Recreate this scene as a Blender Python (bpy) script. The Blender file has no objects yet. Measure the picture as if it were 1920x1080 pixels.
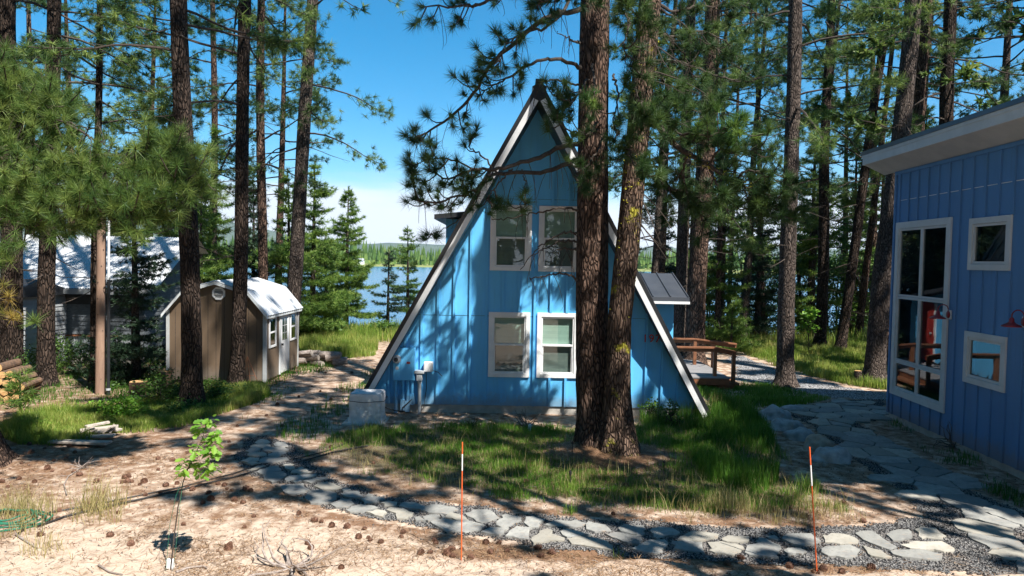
import bpy, math, random
import numpy as np
from mathutils import Vector, Matrix, Euler, noise as mnoise

R = math.radians
SC = bpy.context.scene
COL = SC.collection

# ------------------------------------------------------------------ camera
CAMH = 3.16; F = 1331.0; PITCH = math.atan(52/F); ROLL = 0.018
cam_d = bpy.data.cameras.new('camera'); cam = bpy.data.objects.new('camera', cam_d); COL.objects.link(cam)
cam_d.sensor_width = 36; cam_d.lens = 36*F/1920; cam_d.clip_start = 0.05; cam_d.clip_end = 30000
CM = Matrix.Rotation(math.pi/2-PITCH, 3, 'X') @ Matrix.Rotation(ROLL, 3, 'Z')
cam.matrix_world = Matrix.Translation((0, 0, CAMH)) @ CM.to_4x4()
SC.camera = cam

# ------------------------------------------------------------------ light
SUN_EL = R(53); SUN_AZ = R(42)          # sun stands to the right of and behind the camera
sun_dir = Vector((math.sin(SUN_AZ)*math.cos(SUN_EL), -math.cos(SUN_AZ)*math.cos(SUN_EL), math.sin(SUN_EL)))
sl = bpy.data.lights.new('sun', 'SUN'); sl.energy = 5.0; sl.angle = R(0.55); sl.color = (1, 0.95, 0.87)
so = bpy.data.objects.new('sun', sl); COL.objects.link(so)
so.rotation_euler = sun_dir.to_track_quat('Z', 'Y').to_euler(); so.location = (10, -12, 30)
w = bpy.data.worlds.new("World"); SC.world = w; w.use_nodes = True
nt = w.node_tree; nt.nodes.clear()
def wn(t): return nt.nodes.new(t)
sky = wn('ShaderNodeTexSky'); sky.sky_type = 'NISHITA'; sky.sun_disc = False
sky.sun_elevation = SUN_EL; sky.sun_rotation = math.pi-SUN_AZ
sky.altitude = 1500; sky.air_density = 1.0; sky.dust_density = 0.3; sky.ozone_density = 2.5
tc = wn('ShaderNodeTexCoord'); sep = wn('ShaderNodeSeparateXYZ')
nt.links.new(tc.outputs['Generated'], sep.inputs[0])
mp = wn('ShaderNodeMapping'); mp.inputs['Scale'].default_value = (2.2, 2.2, 16)
nt.links.new(tc.outputs['Generated'], mp.inputs[0])
nz = wn('ShaderNodeTexNoise'); nz.inputs['Scale'].default_value = 1.6; nz.inputs['Detail'].default_value = 6; nz.inputs['Roughness'].default_value = .55
nt.links.new(mp.outputs[0], nz.inputs['Vector'])
cr = wn('ShaderNodeValToRGB')           # elevation (z of the direction) -> cloud amount
cr.color_ramp.elements[0].position = 0.0; cr.color_ramp.elements[0].color = (.95, .95, .95, 1)
cr.color_ramp.elements[1].position = 0.17; cr.color_ramp.elements[1].color = (0, 0, 0, 1)
e = cr.color_ramp.elements.new(0.06); e.color = (.8, .8, .8, 1)
e = cr.color_ramp.elements.new(0.095); e.color = (.42, .42, .42, 1)
nt.links.new(sep.outputs['Z'], cr.inputs[0])
ad = wn('ShaderNodeMath'); ad.operation = 'ADD'; nt.links.new(cr.outputs[0], ad.inputs[0]); nt.links.new(nz.outputs[0], ad.inputs[1])
mr = wn('ShaderNodeMapRange'); mr.inputs['From Min'].default_value = .78; mr.inputs['From Max'].default_value = 1.25; mr.interpolation_type = 'SMOOTHSTEP'
nt.links.new(ad.outputs[0], mr.inputs['Value'])
mx = wn('ShaderNodeMix'); mx.data_type = 'RGBA'; mx.inputs[7].default_value = (9.0, 9.8, 10.6, 1)
nt.links.new(mr.outputs[0], mx.inputs[0])
hs = wn('ShaderNodeHueSaturation'); hs.inputs['Hue'].default_value = .485; hs.inputs['Saturation'].default_value = 1.5; hs.inputs['Value'].default_value = 1.5
nt.links.new(sky.outputs[0], hs.inputs['Color']); nt.links.new(hs.outputs[0], mx.inputs[6])
bg = wn('ShaderNodeBackground'); bg.inputs['Strength'].default_value = 0.055
nt.links.new(mx.outputs[2], bg.inputs[0]); ow = wn('ShaderNodeOutputWorld'); nt.links.new(bg.outputs[0], ow.inputs[0])
SC.view_settings.view_transform = 'Standard'; SC.view_settings.look = 'None'; SC.view_settings.exposure = 1.15; SC.view_settings.gamma = 1

# ------------------------------------------------------------------ pixel <-> world helpers (1920x1080 photograph)
def ray(px, py): return CM @ Vector(((px-960)/F, (540-py)/F, -1))
def P(px, py, Y): d = ray(px, py); return Vector((d.x/d.y*Y, Y, CAMH+d.z/d.y*Y))
def G(px, py, z=0.0): d = ray(px, py); t = (z-CAMH)/d.z; return Vector((d.x*t, d.y*t, z))
def GP(lst, z=0.0): return [tuple(G(a, b, z)[:2]) for a, b in lst]

def inpoly(x, y, poly):
    x = np.asarray(x, float); y = np.asarray(y, float); c = np.zeros(x.shape, bool); n = len(poly); j = n-1
    for i in range(n):
        xi, yi = poly[i]; xj, yj = poly[j]
        c ^= ((yi > y) != (yj > y)) & (x < (xj-xi)*(y-yi)/((yj-yi) or 1e-9)+xi)
        j = i
    return c
def vnoise(x, y, s=1.0, seed=0):
    x = np.asarray(x, float)*s; y = np.asarray(y, float)*s
    xi = np.floor(x); yi = np.floor(y); fx = x-xi; fy = y-yi; fx = fx*fx*(3-2*fx); fy = fy*fy*(3-2*fy)
    def h(a, b):
        v = np.sin(a*127.1+b*311.7+seed*74.7)*43758.5453
        return v-np.floor(v)
    return (h(xi, yi)*(1-fx)+h(xi+1, yi)*fx)*(1-fy)+(h(xi, yi+1)*(1-fx)+h(xi+1, yi+1)*fx)*fy
def fb(x, y, s=1.0, seed=0): return (vnoise(x, y, s, seed)*.55+vnoise(x, y, s*2.1, seed+5)*.28+vnoise(x, y, s*4.3, seed+9)*.17)
def sst(a, b, v): t = np.clip((v-a)/(b-a), 0, 1); return t*t*(3-2*t)
def pdist(x, y, poly):
    "signed distance-like: positive inside"
    x = np.asarray(x, float); y = np.asarray(y, float); d = np.full(x.shape, 1e9); n = len(poly)
    for i in range(n):
        ax, ay = poly[i-1]; bx, by = poly[i]; vx, vy = bx-ax, by-ay
        t = np.clip(((x-ax)*vx+(y-ay)*vy)/max(vx*vx+vy*vy, 1e-9), 0, 1)
        d = np.minimum(d, np.hypot(x-ax-t*vx, y-ay-t*vy))
    return np.where(inpoly(x, y, poly), d, -d)

# ------------------------------------------------------------------ mesh builder
class MB:
    def __init__(s): s.V = []; s.Fc = []; s.n = 0; s.at = []
    def add(s, v, f, a=None):
        v = np.asarray(v, float).reshape(-1, 3); f = np.asarray(f, int)
        if len(v) == 0: return s
        s.V.append(v); s.Fc.append(f+s.n); s.n += len(v)
        s.at.append(np.full(len(v), .5) if a is None else np.asarray(a, float)); return s
    def poly(s, v, faces):            # faces of any size
        for f in faces: s.Fc.append(np.array([f])+s.n)
        v = np.asarray(v, float).reshape(-1, 3); s.V.append(v); s.n += len(v); s.at.append(np.full(len(v), .5)); return s
    def box(s, x0, x1, y0, y1, z0, z1):
        v = [(x, y, z) for x in (x0, x1) for y in (y0, y1) for z in (z0, z1)]
        return s.add(v, [(0, 1, 3, 2), (4, 6, 7, 5), (0, 4, 5, 1), (2, 3, 7, 6), (0, 2, 6, 4), (1, 5, 7, 3)])
    def bar(s, a, b, w, h, up=(0, 0, 1)):      # box beam between two points
        a = Vector(a); b = Vector(b); d = (b-a).normalized(); u = Vector(up)
        sd = d.cross(u); sd = (sd if sd.length > 1e-4 else Vector((1, 0, 0))).normalized(); u = sd.cross(d).normalized()
        v = [p+sd*(i*w/2)+u*(j*h/2) for p in (a, b) for i in (-1, 1) for j in (-1, 1)]
        return s.add([tuple(q) for q in v], [(0, 1, 3, 2), (4, 6, 7, 5), (0, 4, 5, 1), (2, 3, 7, 6), (0, 2, 6, 4), (1, 5, 7, 3)])
    def tube(s, pts, rad, n=6, caps=False):
        p = np.asarray([tuple(q) for q in pts], float); m = len(p)
        rad = np.linspace(rad[0], rad[1], m) if len(rad) == 2 and m != 2 else np.asarray(rad, float)
        t = np.gradient(p, axis=0); t /= np.linalg.norm(t, axis=1)[:, None]+1e-9
        ref = np.array([0, 0, 1.]) if abs(t[:, 2]).mean() < .8 else np.array([1., 0, 0])
        u = np.cross(t, ref); u /= np.linalg.norm(u, axis=1)[:, None]+1e-9; q = np.cross(t, u)
        a = np.arange(n)/n*2*math.pi
        v = p[:, None]+rad[:, None, None]*(u[:, None]*np.cos(a)[None, :, None]+q[:, None]*np.sin(a)[None, :, None])
        i = np.arange(m-1)[:, None]*n; k = np.arange(n)[None]; k2 = (k+1) % n
        f = np.stack([i+k, i+k2, i+n+k2, i+n+k], -1).reshape(-1, 4)
        s.add(v.reshape(-1, 3), f)
        if caps:
            for r in (0, m-1): s.poly(v[r], [list(range(n))])
        return s
    def prism(s, pts, vec):            # polygon extruded along vec
        a = [Vector(p) for p in pts]; vec = Vector(vec); n = len(a); v = [tuple(p) for p in a]+[tuple(p+vec) for p in a]
        return s.poly(v, [list(range(n-1, -1, -1)), list(range(n, 2*n))]+[[i, (i+1) % n, n+(i+1) % n, n+i] for i in range(n)])
    def lathe(s, prof, c, axis='z', n=20):
        a = np.arange(n)/n*2*math.pi; V = []
        for r, h in prof:
            for t in a:
                q = {'z': (r*math.cos(t), r*math.sin(t), h), 'y': (r*math.cos(t), h, r*math.sin(t)), 'x': (h, r*math.cos(t), r*math.sin(t))}[axis]
                V.append((q[0]+c[0], q[1]+c[1], q[2]+c[2]))
        m = len(prof); fs = [(i*n+k, i*n+(k+1) % n, (i+1)*n+(k+1) % n, (i+1)*n+k) for i in range(m-1) for k in range(n)]
        return s.add(V, fs)
    def build(s, name, m, parent=None, origin=None, smooth=False, local=False, bevel=0, attr=None):
        V = np.concatenate(s.V) if s.V else np.zeros((0, 3))
        if origin is not None: V = V-np.array(tuple(origin))
        elif parent is not None and not local: V = V-np.array(parent['_wl'])
        me = bpy.data.meshes.new(name)
        sizes = np.concatenate([np.full(len(f), f.shape[1]) for f in s.Fc]); li = np.concatenate([f.reshape(-1) for f in s.Fc])
        me.vertices.add(len(V)); me.vertices.foreach_set('co', V.astype(np.float32).ravel())
        me.loops.add(len(li)); me.loops.foreach_set('vertex_index', li.astype(np.int32))
        me.polygons.add(len(sizes)); st = np.concatenate([[0], np.cumsum(sizes)[:-1]])
        me.polygons.foreach_set('loop_start', st.astype(np.int32)); me.polygons.foreach_set('loop_total', sizes.astype(np.int32))
        me.polygons.foreach_set('use_smooth', np.full(len(sizes), bool(smooth)))
        if attr is not None or any(a is not None and (a != .5).any() for a in s.at[:3]):
            at = me.attributes.new('rnd', 'FLOAT', 'POINT'); at.data.foreach_set('value', np.concatenate(s.at).astype(np.float32))
        me.update(calc_edges=True); me.validate()
        o = bpy.data.objects.new(name, me); COL.objects.link(o)
        if m: me.materials.append(m)
        if origin is not None: o.location = origin; o['_wl'] = tuple(origin)
        else:
            o['_wl'] = tuple(parent['_wl']) if parent is not None else (0, 0, 0)
        if parent is not None: o.parent = parent
        if bevel:
            b = o.modifiers.new('bevel', 'BEVEL'); b.width = bevel; b.segments = 2; b.limit_method = 'ANGLE'
        return o

def tag(o, label=None, cat=None, group=None, kind=None):
    if label: o['label'] = label
    if cat: o['category'] = cat
    if group: o['group'] = group
    if kind: o['kind'] = kind
    return o
def empty(name, loc, label=None, cat=None, group=None, rz=0):
    o = bpy.data.objects.new(name, None); COL.objects.link(o); o.location = loc; o.rotation_euler = (0, 0, rz); o['_wl'] = tuple(loc)
    o.empty_display_size = .2
    return tag(o, label, cat, group)
def copy_tree(o, parent=None):
    c = o.copy(); COL.objects.link(c); c.parent = parent
    for ch in [x for x in o.children]: copy_tree(ch, c)
    return c

# ------------------------------------------------------------------ materials
def newmat(name):
    m = bpy.data.materials.new(name); m.use_nodes = True; t = m.node_tree; t.nodes.clear()
    out = t.nodes.new('ShaderNodeOutputMaterial'); return m, t, out
def N(t, k, **kw):
    n = t.nodes.new(k)
    for a, b in kw.items(): setattr(n, a, b)
    return n
def mixc(t, fac, a, b):
    m = N(t, 'ShaderNodeMix', data_type='RGBA')
    for s, v in ((0, fac), (6, a), (7, b)):
        if hasattr(v, 'links') or hasattr(v, 'is_linked'): t.links.new(v, m.inputs[s])
        else: m.inputs[s].default_value = v if s == 0 else (*v, 1)
    return m.outputs[2]
def rng(t, v, a, b, c=0, d=1, smooth=True):
    m = N(t, 'ShaderNodeMapRange'); m.interpolation_type = 'SMOOTHSTEP' if smooth else 'LINEAR'
    m.inputs['From Min'].default_value = a; m.inputs['From Max'].default_value = b; m.inputs['To Min'].default_value = c; m.inputs['To Max'].default_value = d
    t.links.new(v, m.inputs['Value']); return m.outputs[0]
def tnoise(t, vec, scale, detail=4, rough=.55, dist=0):
    n = N(t, 'ShaderNodeTexNoise'); n.inputs['Scale'].default_value = scale; n.inputs['Detail'].default_value = detail
    n.inputs['Roughness'].default_value = rough; n.inputs['Distortion'].default_value = dist
    if vec is not None: t.links.new(vec, n.inputs['Vector'])
    return n.outputs[0]
def coords(t, stretch=(1, 1, 1), kind='Object'):
    c = N(t, 'ShaderNodeTexCoord'); m = N(t, 'ShaderNodeMapping'); m.inputs['Scale'].default_value = stretch
    t.links.new(c.outputs[kind], m.inputs[0]); return m.outputs[0]
def bumpn(t, h, strength=.5, dist=.02):
    b = N(t, 'ShaderNodeBump'); b.inputs['Strength'].default_value = strength; b.inputs['Distance'].default_value = dist
    t.links.new(h, b.inputs['Height']); return b.outputs[0]
def prin(t, out, color, rough=.7, normal=None, metal=0, spec=.4):
    p = N(t, 'ShaderNodeBsdfPrincipled')
    if hasattr(color, 'is_linked'): t.links.new(color, p.inputs['Base Color'])
    else: p.inputs['Base Color'].default_value = (*color, 1)
    if hasattr(rough, 'is_linked'): t.links.new(rough, p.inputs['Roughness'])
    else: p.inputs['Roughness'].default_value = rough
    p.inputs['Metallic'].default_value = metal; p.inputs['Specular IOR Level'].default_value = spec
    if normal is not None: t.links.new(normal, p.inputs['Normal'])
    t.links.new(p.outputs[0], out.inputs[0]); return p
def M(name, c1, c2=None, scale=4, rough=.7, bump=0, bscale=None, stretch=(1, 1, 1), metal=0, spec=.3, lo=.35, hi=.65, bdist=.01):
    m, t, out = newmat(name); v = coords(t, stretch); c2 = c2 or tuple(x*.8 for x in c1)
    n = tnoise(t, v, scale, 6, .6); col = mixc(t, rng(t, n, lo, hi), c1, c2)
    nm = bumpn(t, tnoise(t, v, bscale or scale*4, 5, .6), bump, bdist) if bump else None
    prin(t, out, col, rough, nm, metal, spec); return m

def leafmat(name, dark, mid, light, trans=.35, gloss=.0):
    m, t, out = newmat(name); a = N(t, 'ShaderNodeAttribute'); a.attribute_name = 'rnd'
    cr = N(t, 'ShaderNodeValToRGB'); cr.color_ramp.elements[0].color = (*dark, 1); cr.color_ramp.elements[1].color = (*light, 1)
    e = cr.color_ramp.elements.new(.5); e.color = (*mid, 1); t.links.new(a.outputs['Fac'], cr.inputs[0])
    d = N(t, 'ShaderNodeBsdfPrincipled'); d.inputs['Roughness'].default_value = .5; d.inputs['Specular IOR Level'].default_value = .35
    tr = N(t, 'ShaderNodeBsdfTranslucent'); hsv = N(t, 'ShaderNodeHueSaturation'); hsv.inputs['Value'].default_value = 1.35; hsv.inputs['Hue'].default_value = .485
    t.links.new(cr.outputs[0], d.inputs['Base Color']); t.links.new(cr.outputs[0], hsv.inputs['Color']); t.links.new(hsv.outputs[0], tr.inputs[0])
    mx = N(t, 'ShaderNodeMixShader'); mx.inputs[0].default_value = trans
    t.links.new(d.outputs[0], mx.inputs[1]); t.links.new(tr.outputs[0], mx.inputs[2]); t.links.new(mx.outputs[0], out.inputs[0]); return m

def barkmat(name, plate, plate2, furrow, sc=14, st=.22, bd=.03, lichen=0):
    sc *= 1.9; st *= 1.35
    m, t, out = newmat(name); v = coords(t, (1, 1, st))
    nd = N(t, 'ShaderNodeTexNoise'); nd.inputs['Scale'].default_value = 5; t.links.new(v, nd.inputs['Vector'])
    va = N(t, 'ShaderNodeVectorMath', operation='MULTIPLY_ADD'); t.links.new(nd.outputs['Color'], va.inputs[0]); va.inputs[1].default_value = (.13, .13, .2); t.links.new(v, va.inputs[2])
    vo = N(t, 'ShaderNodeTexVoronoi', feature='DISTANCE_TO_EDGE'); vo.inputs['Scale'].default_value = sc; t.links.new(va.outputs[0], vo.inputs['Vector'])
    vc = N(t, 'ShaderNodeTexVoronoi'); vc.inputs['Scale'].default_value = sc; t.links.new(va.outputs[0], vc.inputs['Vector'])
    fine = tnoise(t, coords(t, (1, 1, .5)), 60, 5, .7)
    e = rng(t, vo.outputs['Distance'], -.05, .26)
    pc = mixc(t, fine, plate, plate2)
    sp = N(t, 'ShaderNodeSeparateColor'); t.links.new(vc.outputs['Color'], sp.inputs[0])
    pc = mixc(t, rng(t, sp.outputs[0], 0, 1, 0, .5), pc, tuple(x*.45 for x in plate))
    c = mixc(t, e, furrow, pc)
    if lichen:
        ln = tnoise(t, coords(t), 3.2, 6, .7); c = mixc(t, rng(t, ln, .60-.1*lichen, .68), c, (.30, .27, .035))
    ma = N(t, 'ShaderNodeMath', operation='MULTIPLY_ADD'); t.links.new(fine, ma.inputs[0]); ma.inputs[1].default_value = .35; t.links.new(e, ma.inputs[2])
    prin(t, out, c, .9, bumpn(t, ma.outputs[0], 1.0, bd), spec=.15); return m

MT = {}
MT['bark'] = barkmat('pine_bark', (.15, .085, .058), (.21, .145, .115), (.018, .013, .011), 11, .2, .04)
MT['bark_grey'] = barkmat('grey_bark', (.13, .098, .08), (.20, .16, .14), (.022, .017, .015), 15, .2, .03)
MT['bark_dark'] = barkmat('shaded_pine_bark', (.075, .05, .038), (.11, .08, .064), (.012, .01, .009), 12, .2, .04)  # darker copy of the pine bark, with foliage shade put into its colour
MT['bark_lichen'] = barkmat('lichen_bark', (.15, .09, .062), (.21, .15, .115), (.02, .014, .012), 12, .2, .04, .2)
MT['twig'] = M('twig_bark', (.045, .034, .028), (.085, .068, .056), 20, .9)
MT['twig_grey'] = M('dead_twig', (.17, .15, .13), (.07, .055, .045), 8, .9)
MT['needle_sunlit'] = leafmat('pine_needles_sunlit', (.02, .065, .018), (.07, .17, .035), (.2, .3, .06), .35)  # lighter needle copy; sun on the bursts is put into its colour
MT['needle'] = leafmat('pine_needles', (.025, .065, .018), (.10, .18, .04), (.26, .33, .09), .36)
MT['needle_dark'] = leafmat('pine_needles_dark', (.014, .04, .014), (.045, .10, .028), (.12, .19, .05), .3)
MT['spruce'] = leafmat('spruce_needles', (.012, .03, .018), (.022, .052, .026), (.06, .11, .05), .15)
MT['fir'] = leafmat('fir_needles', (.04, .10, .02), (.115, .21, .04), (.25, .34, .075), .4)
MT['leaf'] = leafmat('broad_leaves', (.025, .07, .015), (.065, .15, .03), (.16, .27, .05), .45)
MT['leaf_bright'] = leafmat('bright_leaves', (.07, .19, .02), (.14, .31, .035), (.26, .43, .06), .45)
MT['grass'] = leafmat('grass_blades', (.035, .10, .012), (.09, .22, .025), (.24, .33, .06), .4)
MT['grass_lime'] = leafmat('lime_grass_blades', (.09, .17, .025), (.19, .29, .045), (.42, .40, .13), .4)
MT['drygrass'] = leafmat('dry_grass_blades', (.16, .16, .05), (.34, .29, .12), (.52, .44, .24), .3)
MT['litter'] = leafmat('needle_litter', (.09, .05, .028), (.24, .14, .075), (.46, .31, .18), .1)
def siding(name, c, sp=None):
    m, t, out = newmat(name); v = coords(t, (1, 1, .25)); n = tnoise(t, v, 1.3, 4, .6); f = tnoise(t, coords(t, (14, 14, .8)), 9, 4, .6)
    col = mixc(t, rng(t, n, .3, .7), c, tuple(x*.86 for x in c)); col = mixc(t, rng(t, f, .3, .8, 0, .25), col, tuple(min(1, x*1.12+.01) for x in c))
    gp = N(t, 'ShaderNodeNewGeometry'); sz = N(t, 'ShaderNodeSeparateXYZ'); t.links.new(gp.outputs['Position'], sz.inputs[0]); dn_ = tnoise(t, gp.outputs['Position'], 7, 6, .7)
    sm = N(t, 'ShaderNodeMath', operation='MULTIPLY_ADD'); t.links.new(dn_, sm.inputs[0]); sm.inputs[1].default_value = -.55; t.links.new(sz.outputs[2], sm.inputs[2])
    col = mixc(t, rng(t, sm.outputs[0], -.12, .22, .55, 0), col, (.22, .19, .16)); st = tnoise(t, coords(t, (6, 6, .35)), 2.2, 5, .7); col = mixc(t, rng(t, st, .50, .78, 0, .42), col, tuple(x*.55+.03 for x in c))
    prin(t, out, col, .55, bumpn(t, f, .25, .004), spec=.35); return m
MT['blue'] = siding('cabin_blue_siding', (.12, .49, .86))
MT['blue2'] = siding('house_blue_siding', (.095, .245, .50))
MT['white'] = M('white_trim', (.78, .79, .80), (.70, .71, .72), 3, .5)
MT['offwhite'] = M('pale_trim', (.62, .66, .68), (.55, .59, .61), 3, .55)
MT['soffit'] = M('soffit_panel', (.44, .46, .46), (.38, .40, .41), 3, .6)
MT['roof'] = M('dark_metal_roof', (.018, .02, .024), (.026, .028, .033), 3, .45, metal=.1, spec=.5)
MT['roofgrey'] = M('grey_metal_roof', (.07, .08, .10), (.09, .10, .12), 2, .4, metal=.4, spec=.5)
MT['concrete'] = M('concrete', (.50, .47, .43), (.38, .36, .33), 6, .9, .4, 40)
MT['dark'] = M('dark_interior', (.03, .035, .04), (.05, .05, .055), 3, .8)
MT['blind'] = M('window_blind', (.36, .43, .41), (.42, .49, .46), 2, .8, stretch=(.3, .3, 9), bump=.2)
MT['dimblind'] = M('dim_curtain', (.34, .40, .38), (.16, .20, .20), 2.5, .8, stretch=(1, 1, .5), lo=.4, hi=.6)
MT['wood'] = M('stained_cedar', (.24, .10, .05), (.165, .07, .035), 6, .6, .3, 30, (1, 1, 1))
MT['deck'] = M('grey_decking', (.26, .25, .25), (.17, .165, .17), 7, .8, .3, 40, (.3, 3, 1))
MT['taupe'] = siding('taupe_siding', (.15, .105, .07))
MT['shingle'] = M('grey_shingle_siding', (.16, .18, .20), (.10, .115, .13), 9, .8, .3, 30, (1, 1, 4))
MT['corr'] = M('galvanised_metal', (.50, .53, .56), (.40, .43, .46), 3, .38, metal=.55, spec=.5)
MT['corr_w'] = M('pale_metal_roof', (.60, .62, .64), (.52, .54, .57), 2, .42, metal=.25, spec=.5)
MT['black'] = M('black_plastic', (.015, .015, .017), (.03, .03, .03), 5, .5)
MT['red'] = M('red_enamel', (.30, .018, .022), (.22, .012, .016), 5, .3, spec=.6)
MT['redpaint'] = M('red_paint', (.45, .05, .04), (.38, .04, .03), 5, .5)
MT['tarp'] = M('weathered_white_tarp', (.68, .68, .69), (.56, .57, .59), 5, .75, .6, 9, bdist=.05)
MT['pipe'] = M('grey_pvc', (.42, .44, .46), (.35, .37, .39), 5, .5)
MT['orange'] = M('orange_fibreglass', (.75, .14, .035), (.65, .11, .03), 5, .45)
def stonemat(name, a, b, dirt):
    m, t, out = newmat(name); v = coords(t); oi = N(t, 'ShaderNodeObjectInfo'); n = tnoise(t, v, 3.5, 7, .65); f = tnoise(t, v, 28, 5, .7); g = tnoise(t, coords(t, (1, 5, 1)), 6, 5, .6)
    c = mixc(t, rng(t, n, .3, .7), a, b); c = mixc(t, rng(t, oi.outputs['Random'], 0, 1, 0, .75, False), c, tuple(x*.62 for x in b)); c = mixc(t, rng(t, f, .5, .72, 0, .5), c, tuple(x*.55 for x in b)); c = mixc(t, rng(t, g, .56, .7, 0, .7), c, dirt)
    prin(t, out, c, .85, bumpn(t, f, .6, .008), spec=.25); return m
MT['stonemat'] = stonemat('grey_flagstone', (.38, .375, .345), (.26, .26, .25), (.33, .26, .20))
MT['stonewarm'] = stonemat('pale_flagstone', (.47, .44, .38), (.36, .34, .295), (.36, .28, .21))
MT['boulder'] = M('granite_boulder', (.42, .43, .43), (.27, .28, .28), 5, .9, .7, 30)
MT['boulder_t'] = M('tan_boulder', (.40, .34, .27), (.28, .23, .18), 5, .9, .7, 30)
MT['cone'] = M('pine_cone', (.20, .105, .07), (.10, .05, .033), 40, .8)
MT['logend'] = M('sawn_log_end', (.60, .38, .18), (.45, .26, .11), 12, .8, .2, 60)
MT['logbark'] = M('log_bark', (.18, .11, .07), (.09, .06, .045), 12, .9, .6, 40)
MT['driftwood'] = M('weathered_wood', (.52, .46, .40), (.28, .24, .21), 5, .85, .5, 25, (1, 6, 6))
MT['greywood'] = M('grey_dead_wood', (.36, .31, .28), (.20, .16, .14), 8, .9, .6, 30, (1, 4, 4))
MT['polewood'] = M('peeled_pole', (.33, .215, .155), (.235, .15, .11), 10, .8, .35, 30, (1, 1, .12))
MT['hose'] = M('green_hose', (.02, .15, .09), (.015, .11, .065), 5, .4)
MT['lichen'] = M('yellow_lichen', (.50, .46, .03), (.36, .34, .04), 20, .9)
MT['flower'] = M('white_flower', (.8, .8, .76), (.7, .7, .65), 20, .8)

def glassmat(name, tint=(1, 1, 1), refl=.25, base=1.45):
    m, t, out = newmat(name); tr = N(t, 'ShaderNodeBsdfTransparent'); tr.inputs[0].default_value = (*tint, 1)
    gl = N(t, 'ShaderNodeBsdfGlossy'); gl.inputs['Roughness'].default_value = .01
    gl.inputs['Color'].default_value = (.95, .97, 1, 1)
    v = coords(t); t.links.new(bumpn(t, tnoise(t, v, 1.3, 2), .06, .02), gl.inputs['Normal'])
    fr = N(t, 'ShaderNodeFresnel'); fr.inputs['IOR'].default_value = base
    f = rng(t, fr.outputs[0], 0, 1, refl, 1, False); mx = N(t, 'ShaderNodeMixShader'); ge = N(t, 'ShaderNodeNewGeometry'); bf = N(t, 'ShaderNodeMath', operation='SUBTRACT'); bf.inputs[0].default_value = 1; t.links.new(ge.outputs['Backfacing'], bf.inputs[1]); mu = N(t, 'ShaderNodeMath', operation='MULTIPLY'); t.links.new(f, mu.inputs[0]); t.links.new(bf.outputs[0], mu.inputs[1]); f = mu.outputs[0]
    t.links.new(f, mx.inputs[0]); t.links.new(tr.outputs[0], mx.inputs[1]); t.links.new(gl.outputs[0], mx.inputs[2]); t.links.new(mx.outputs[0], out.inputs[0]); return m
MT['glass'] = glassmat('window_glass', (.86, .93, .9), .05)
MT['screen'] = glassmat('screened_glass', (.72, .75, .74), .05)
MT['glass2'] = glassmat('reflective_glass', (.5, .55, .55), .10, 1.3)

# ------------------------------------------------------------------ layout polygons (traced, put onto the ground plane)
GRAVEL = GP([(455, 822), (500, 813), (548, 828), (566, 850), (605, 880), (655, 905), (725, 930), (800, 938), (900, 948), (1000, 962), (1150, 972), (1300, 982), (1500, 986), (1600, 982), (1720, 968),
             (1700, 935), (1640, 890), (1580, 850), (1540, 815), (1490, 785), (1465, 768), (1560, 752), (1662, 748), (1668, 786), (1612, 792), (1650, 815), (1710, 850), (1800, 895), (1860, 932), (1960, 985),
             (1990, 1090), (1900, 1090), (1800, 1082), (1600, 1064), (1450, 1066), (1300, 1058), (1150, 1048), (1000, 1032), (850, 1003), (700, 978), (600, 957), (520, 912), (448, 888), (428, 860)])
FLAGPATH = GP([(1472, 768), (1570, 753), (1660, 749), (1668, 786), (1608, 790), (1650, 815), (1710, 850), (1800, 895), (1862, 934), (1965, 990), (1985, 1085), (1900, 1085), (1850, 1040), (1812, 1000), (1765, 965), (1700, 925), (1640, 888), (1590, 850), (1545, 815), (1500, 785)])
BACKPATH = GP([(1385, 668), (1410, 676), (1455, 690), (1520, 709), (1600, 727), (1675, 737), (1675, 752), (1560, 750), (1470, 728), (1395, 716), (1370, 716), (1372, 690), (1350, 676)])
LAWN = GP([(640, 805), (760, 800), (870, 800), (1080, 803), (1200, 790), (1330, 782), (1345, 745), (1400, 748), (1425, 790), (1450, 850), (1500, 905), (1560, 938), (1500, 960), (1300, 965), (1050, 940), (900, 925), (760, 905), (640, 870), (600, 840)])
LAWN_TALL = GP([(1200, 792), (1330, 780), (1350, 748), (1400, 765), (1425, 800), (1440, 850), (1440, 905), (1400, 925), (1340, 900), (1310, 860), (1220, 815)])
BACKGRASS = GP([(1380, 655), (1480, 650), (1665, 655), (1665, 732), (1600, 722), (1520, 704), (1450, 686), (1400, 672)])
WEEDS = GP([(20, 815), (60, 785), (200, 770), (330, 735), (480, 730), (500, 745), (420, 770), (330, 800), (220, 815), (120, 830), (60, 835)])
TREE0 = G(1125, 850)

def hz(x, y):
    x = np.asarray(x, float); y = np.asarray(y, float)
    z = (fb(x, y, .9, 3)-.5)*.05*sst(4, 9, np.abs(x)+y*.3)
    z = z+.13*np.exp(-((x-TREE0.x-.1)**2+(y-TREE0.y)**2)/.9)            # litter mound round the big pine
    z = z+.10*sst(20, 26, y)*sst(0, 6, x)
    edge = 7.22+.05*np.sin(x*5+1)+.06*(fb(x, y, 2.2, 8)-.5)-.20*sst(1.7, 2.5, x)-.22*sst(1.0, .3, x)-.15*np.exp(-((x-.55)/.3)**2)
    z = z+.12*sst(edge+.07, edge-.10, y)*sst(-1.2, .4, x)
    z = z+.012*(fb(x, y, 6, 2)-.5)*sst(8.5, 7, y)
    bank = sst(28.5, 44, y+.8*np.sin(x*.21)); z = z-3.4*bank-2.5*sst(44, 80, y)
    z = z+4.2*sst(448, 476, y+14*np.sin(x*.013)+6*np.sin(x*.05))+sst(476, 900, y)*3
    return z
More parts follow.
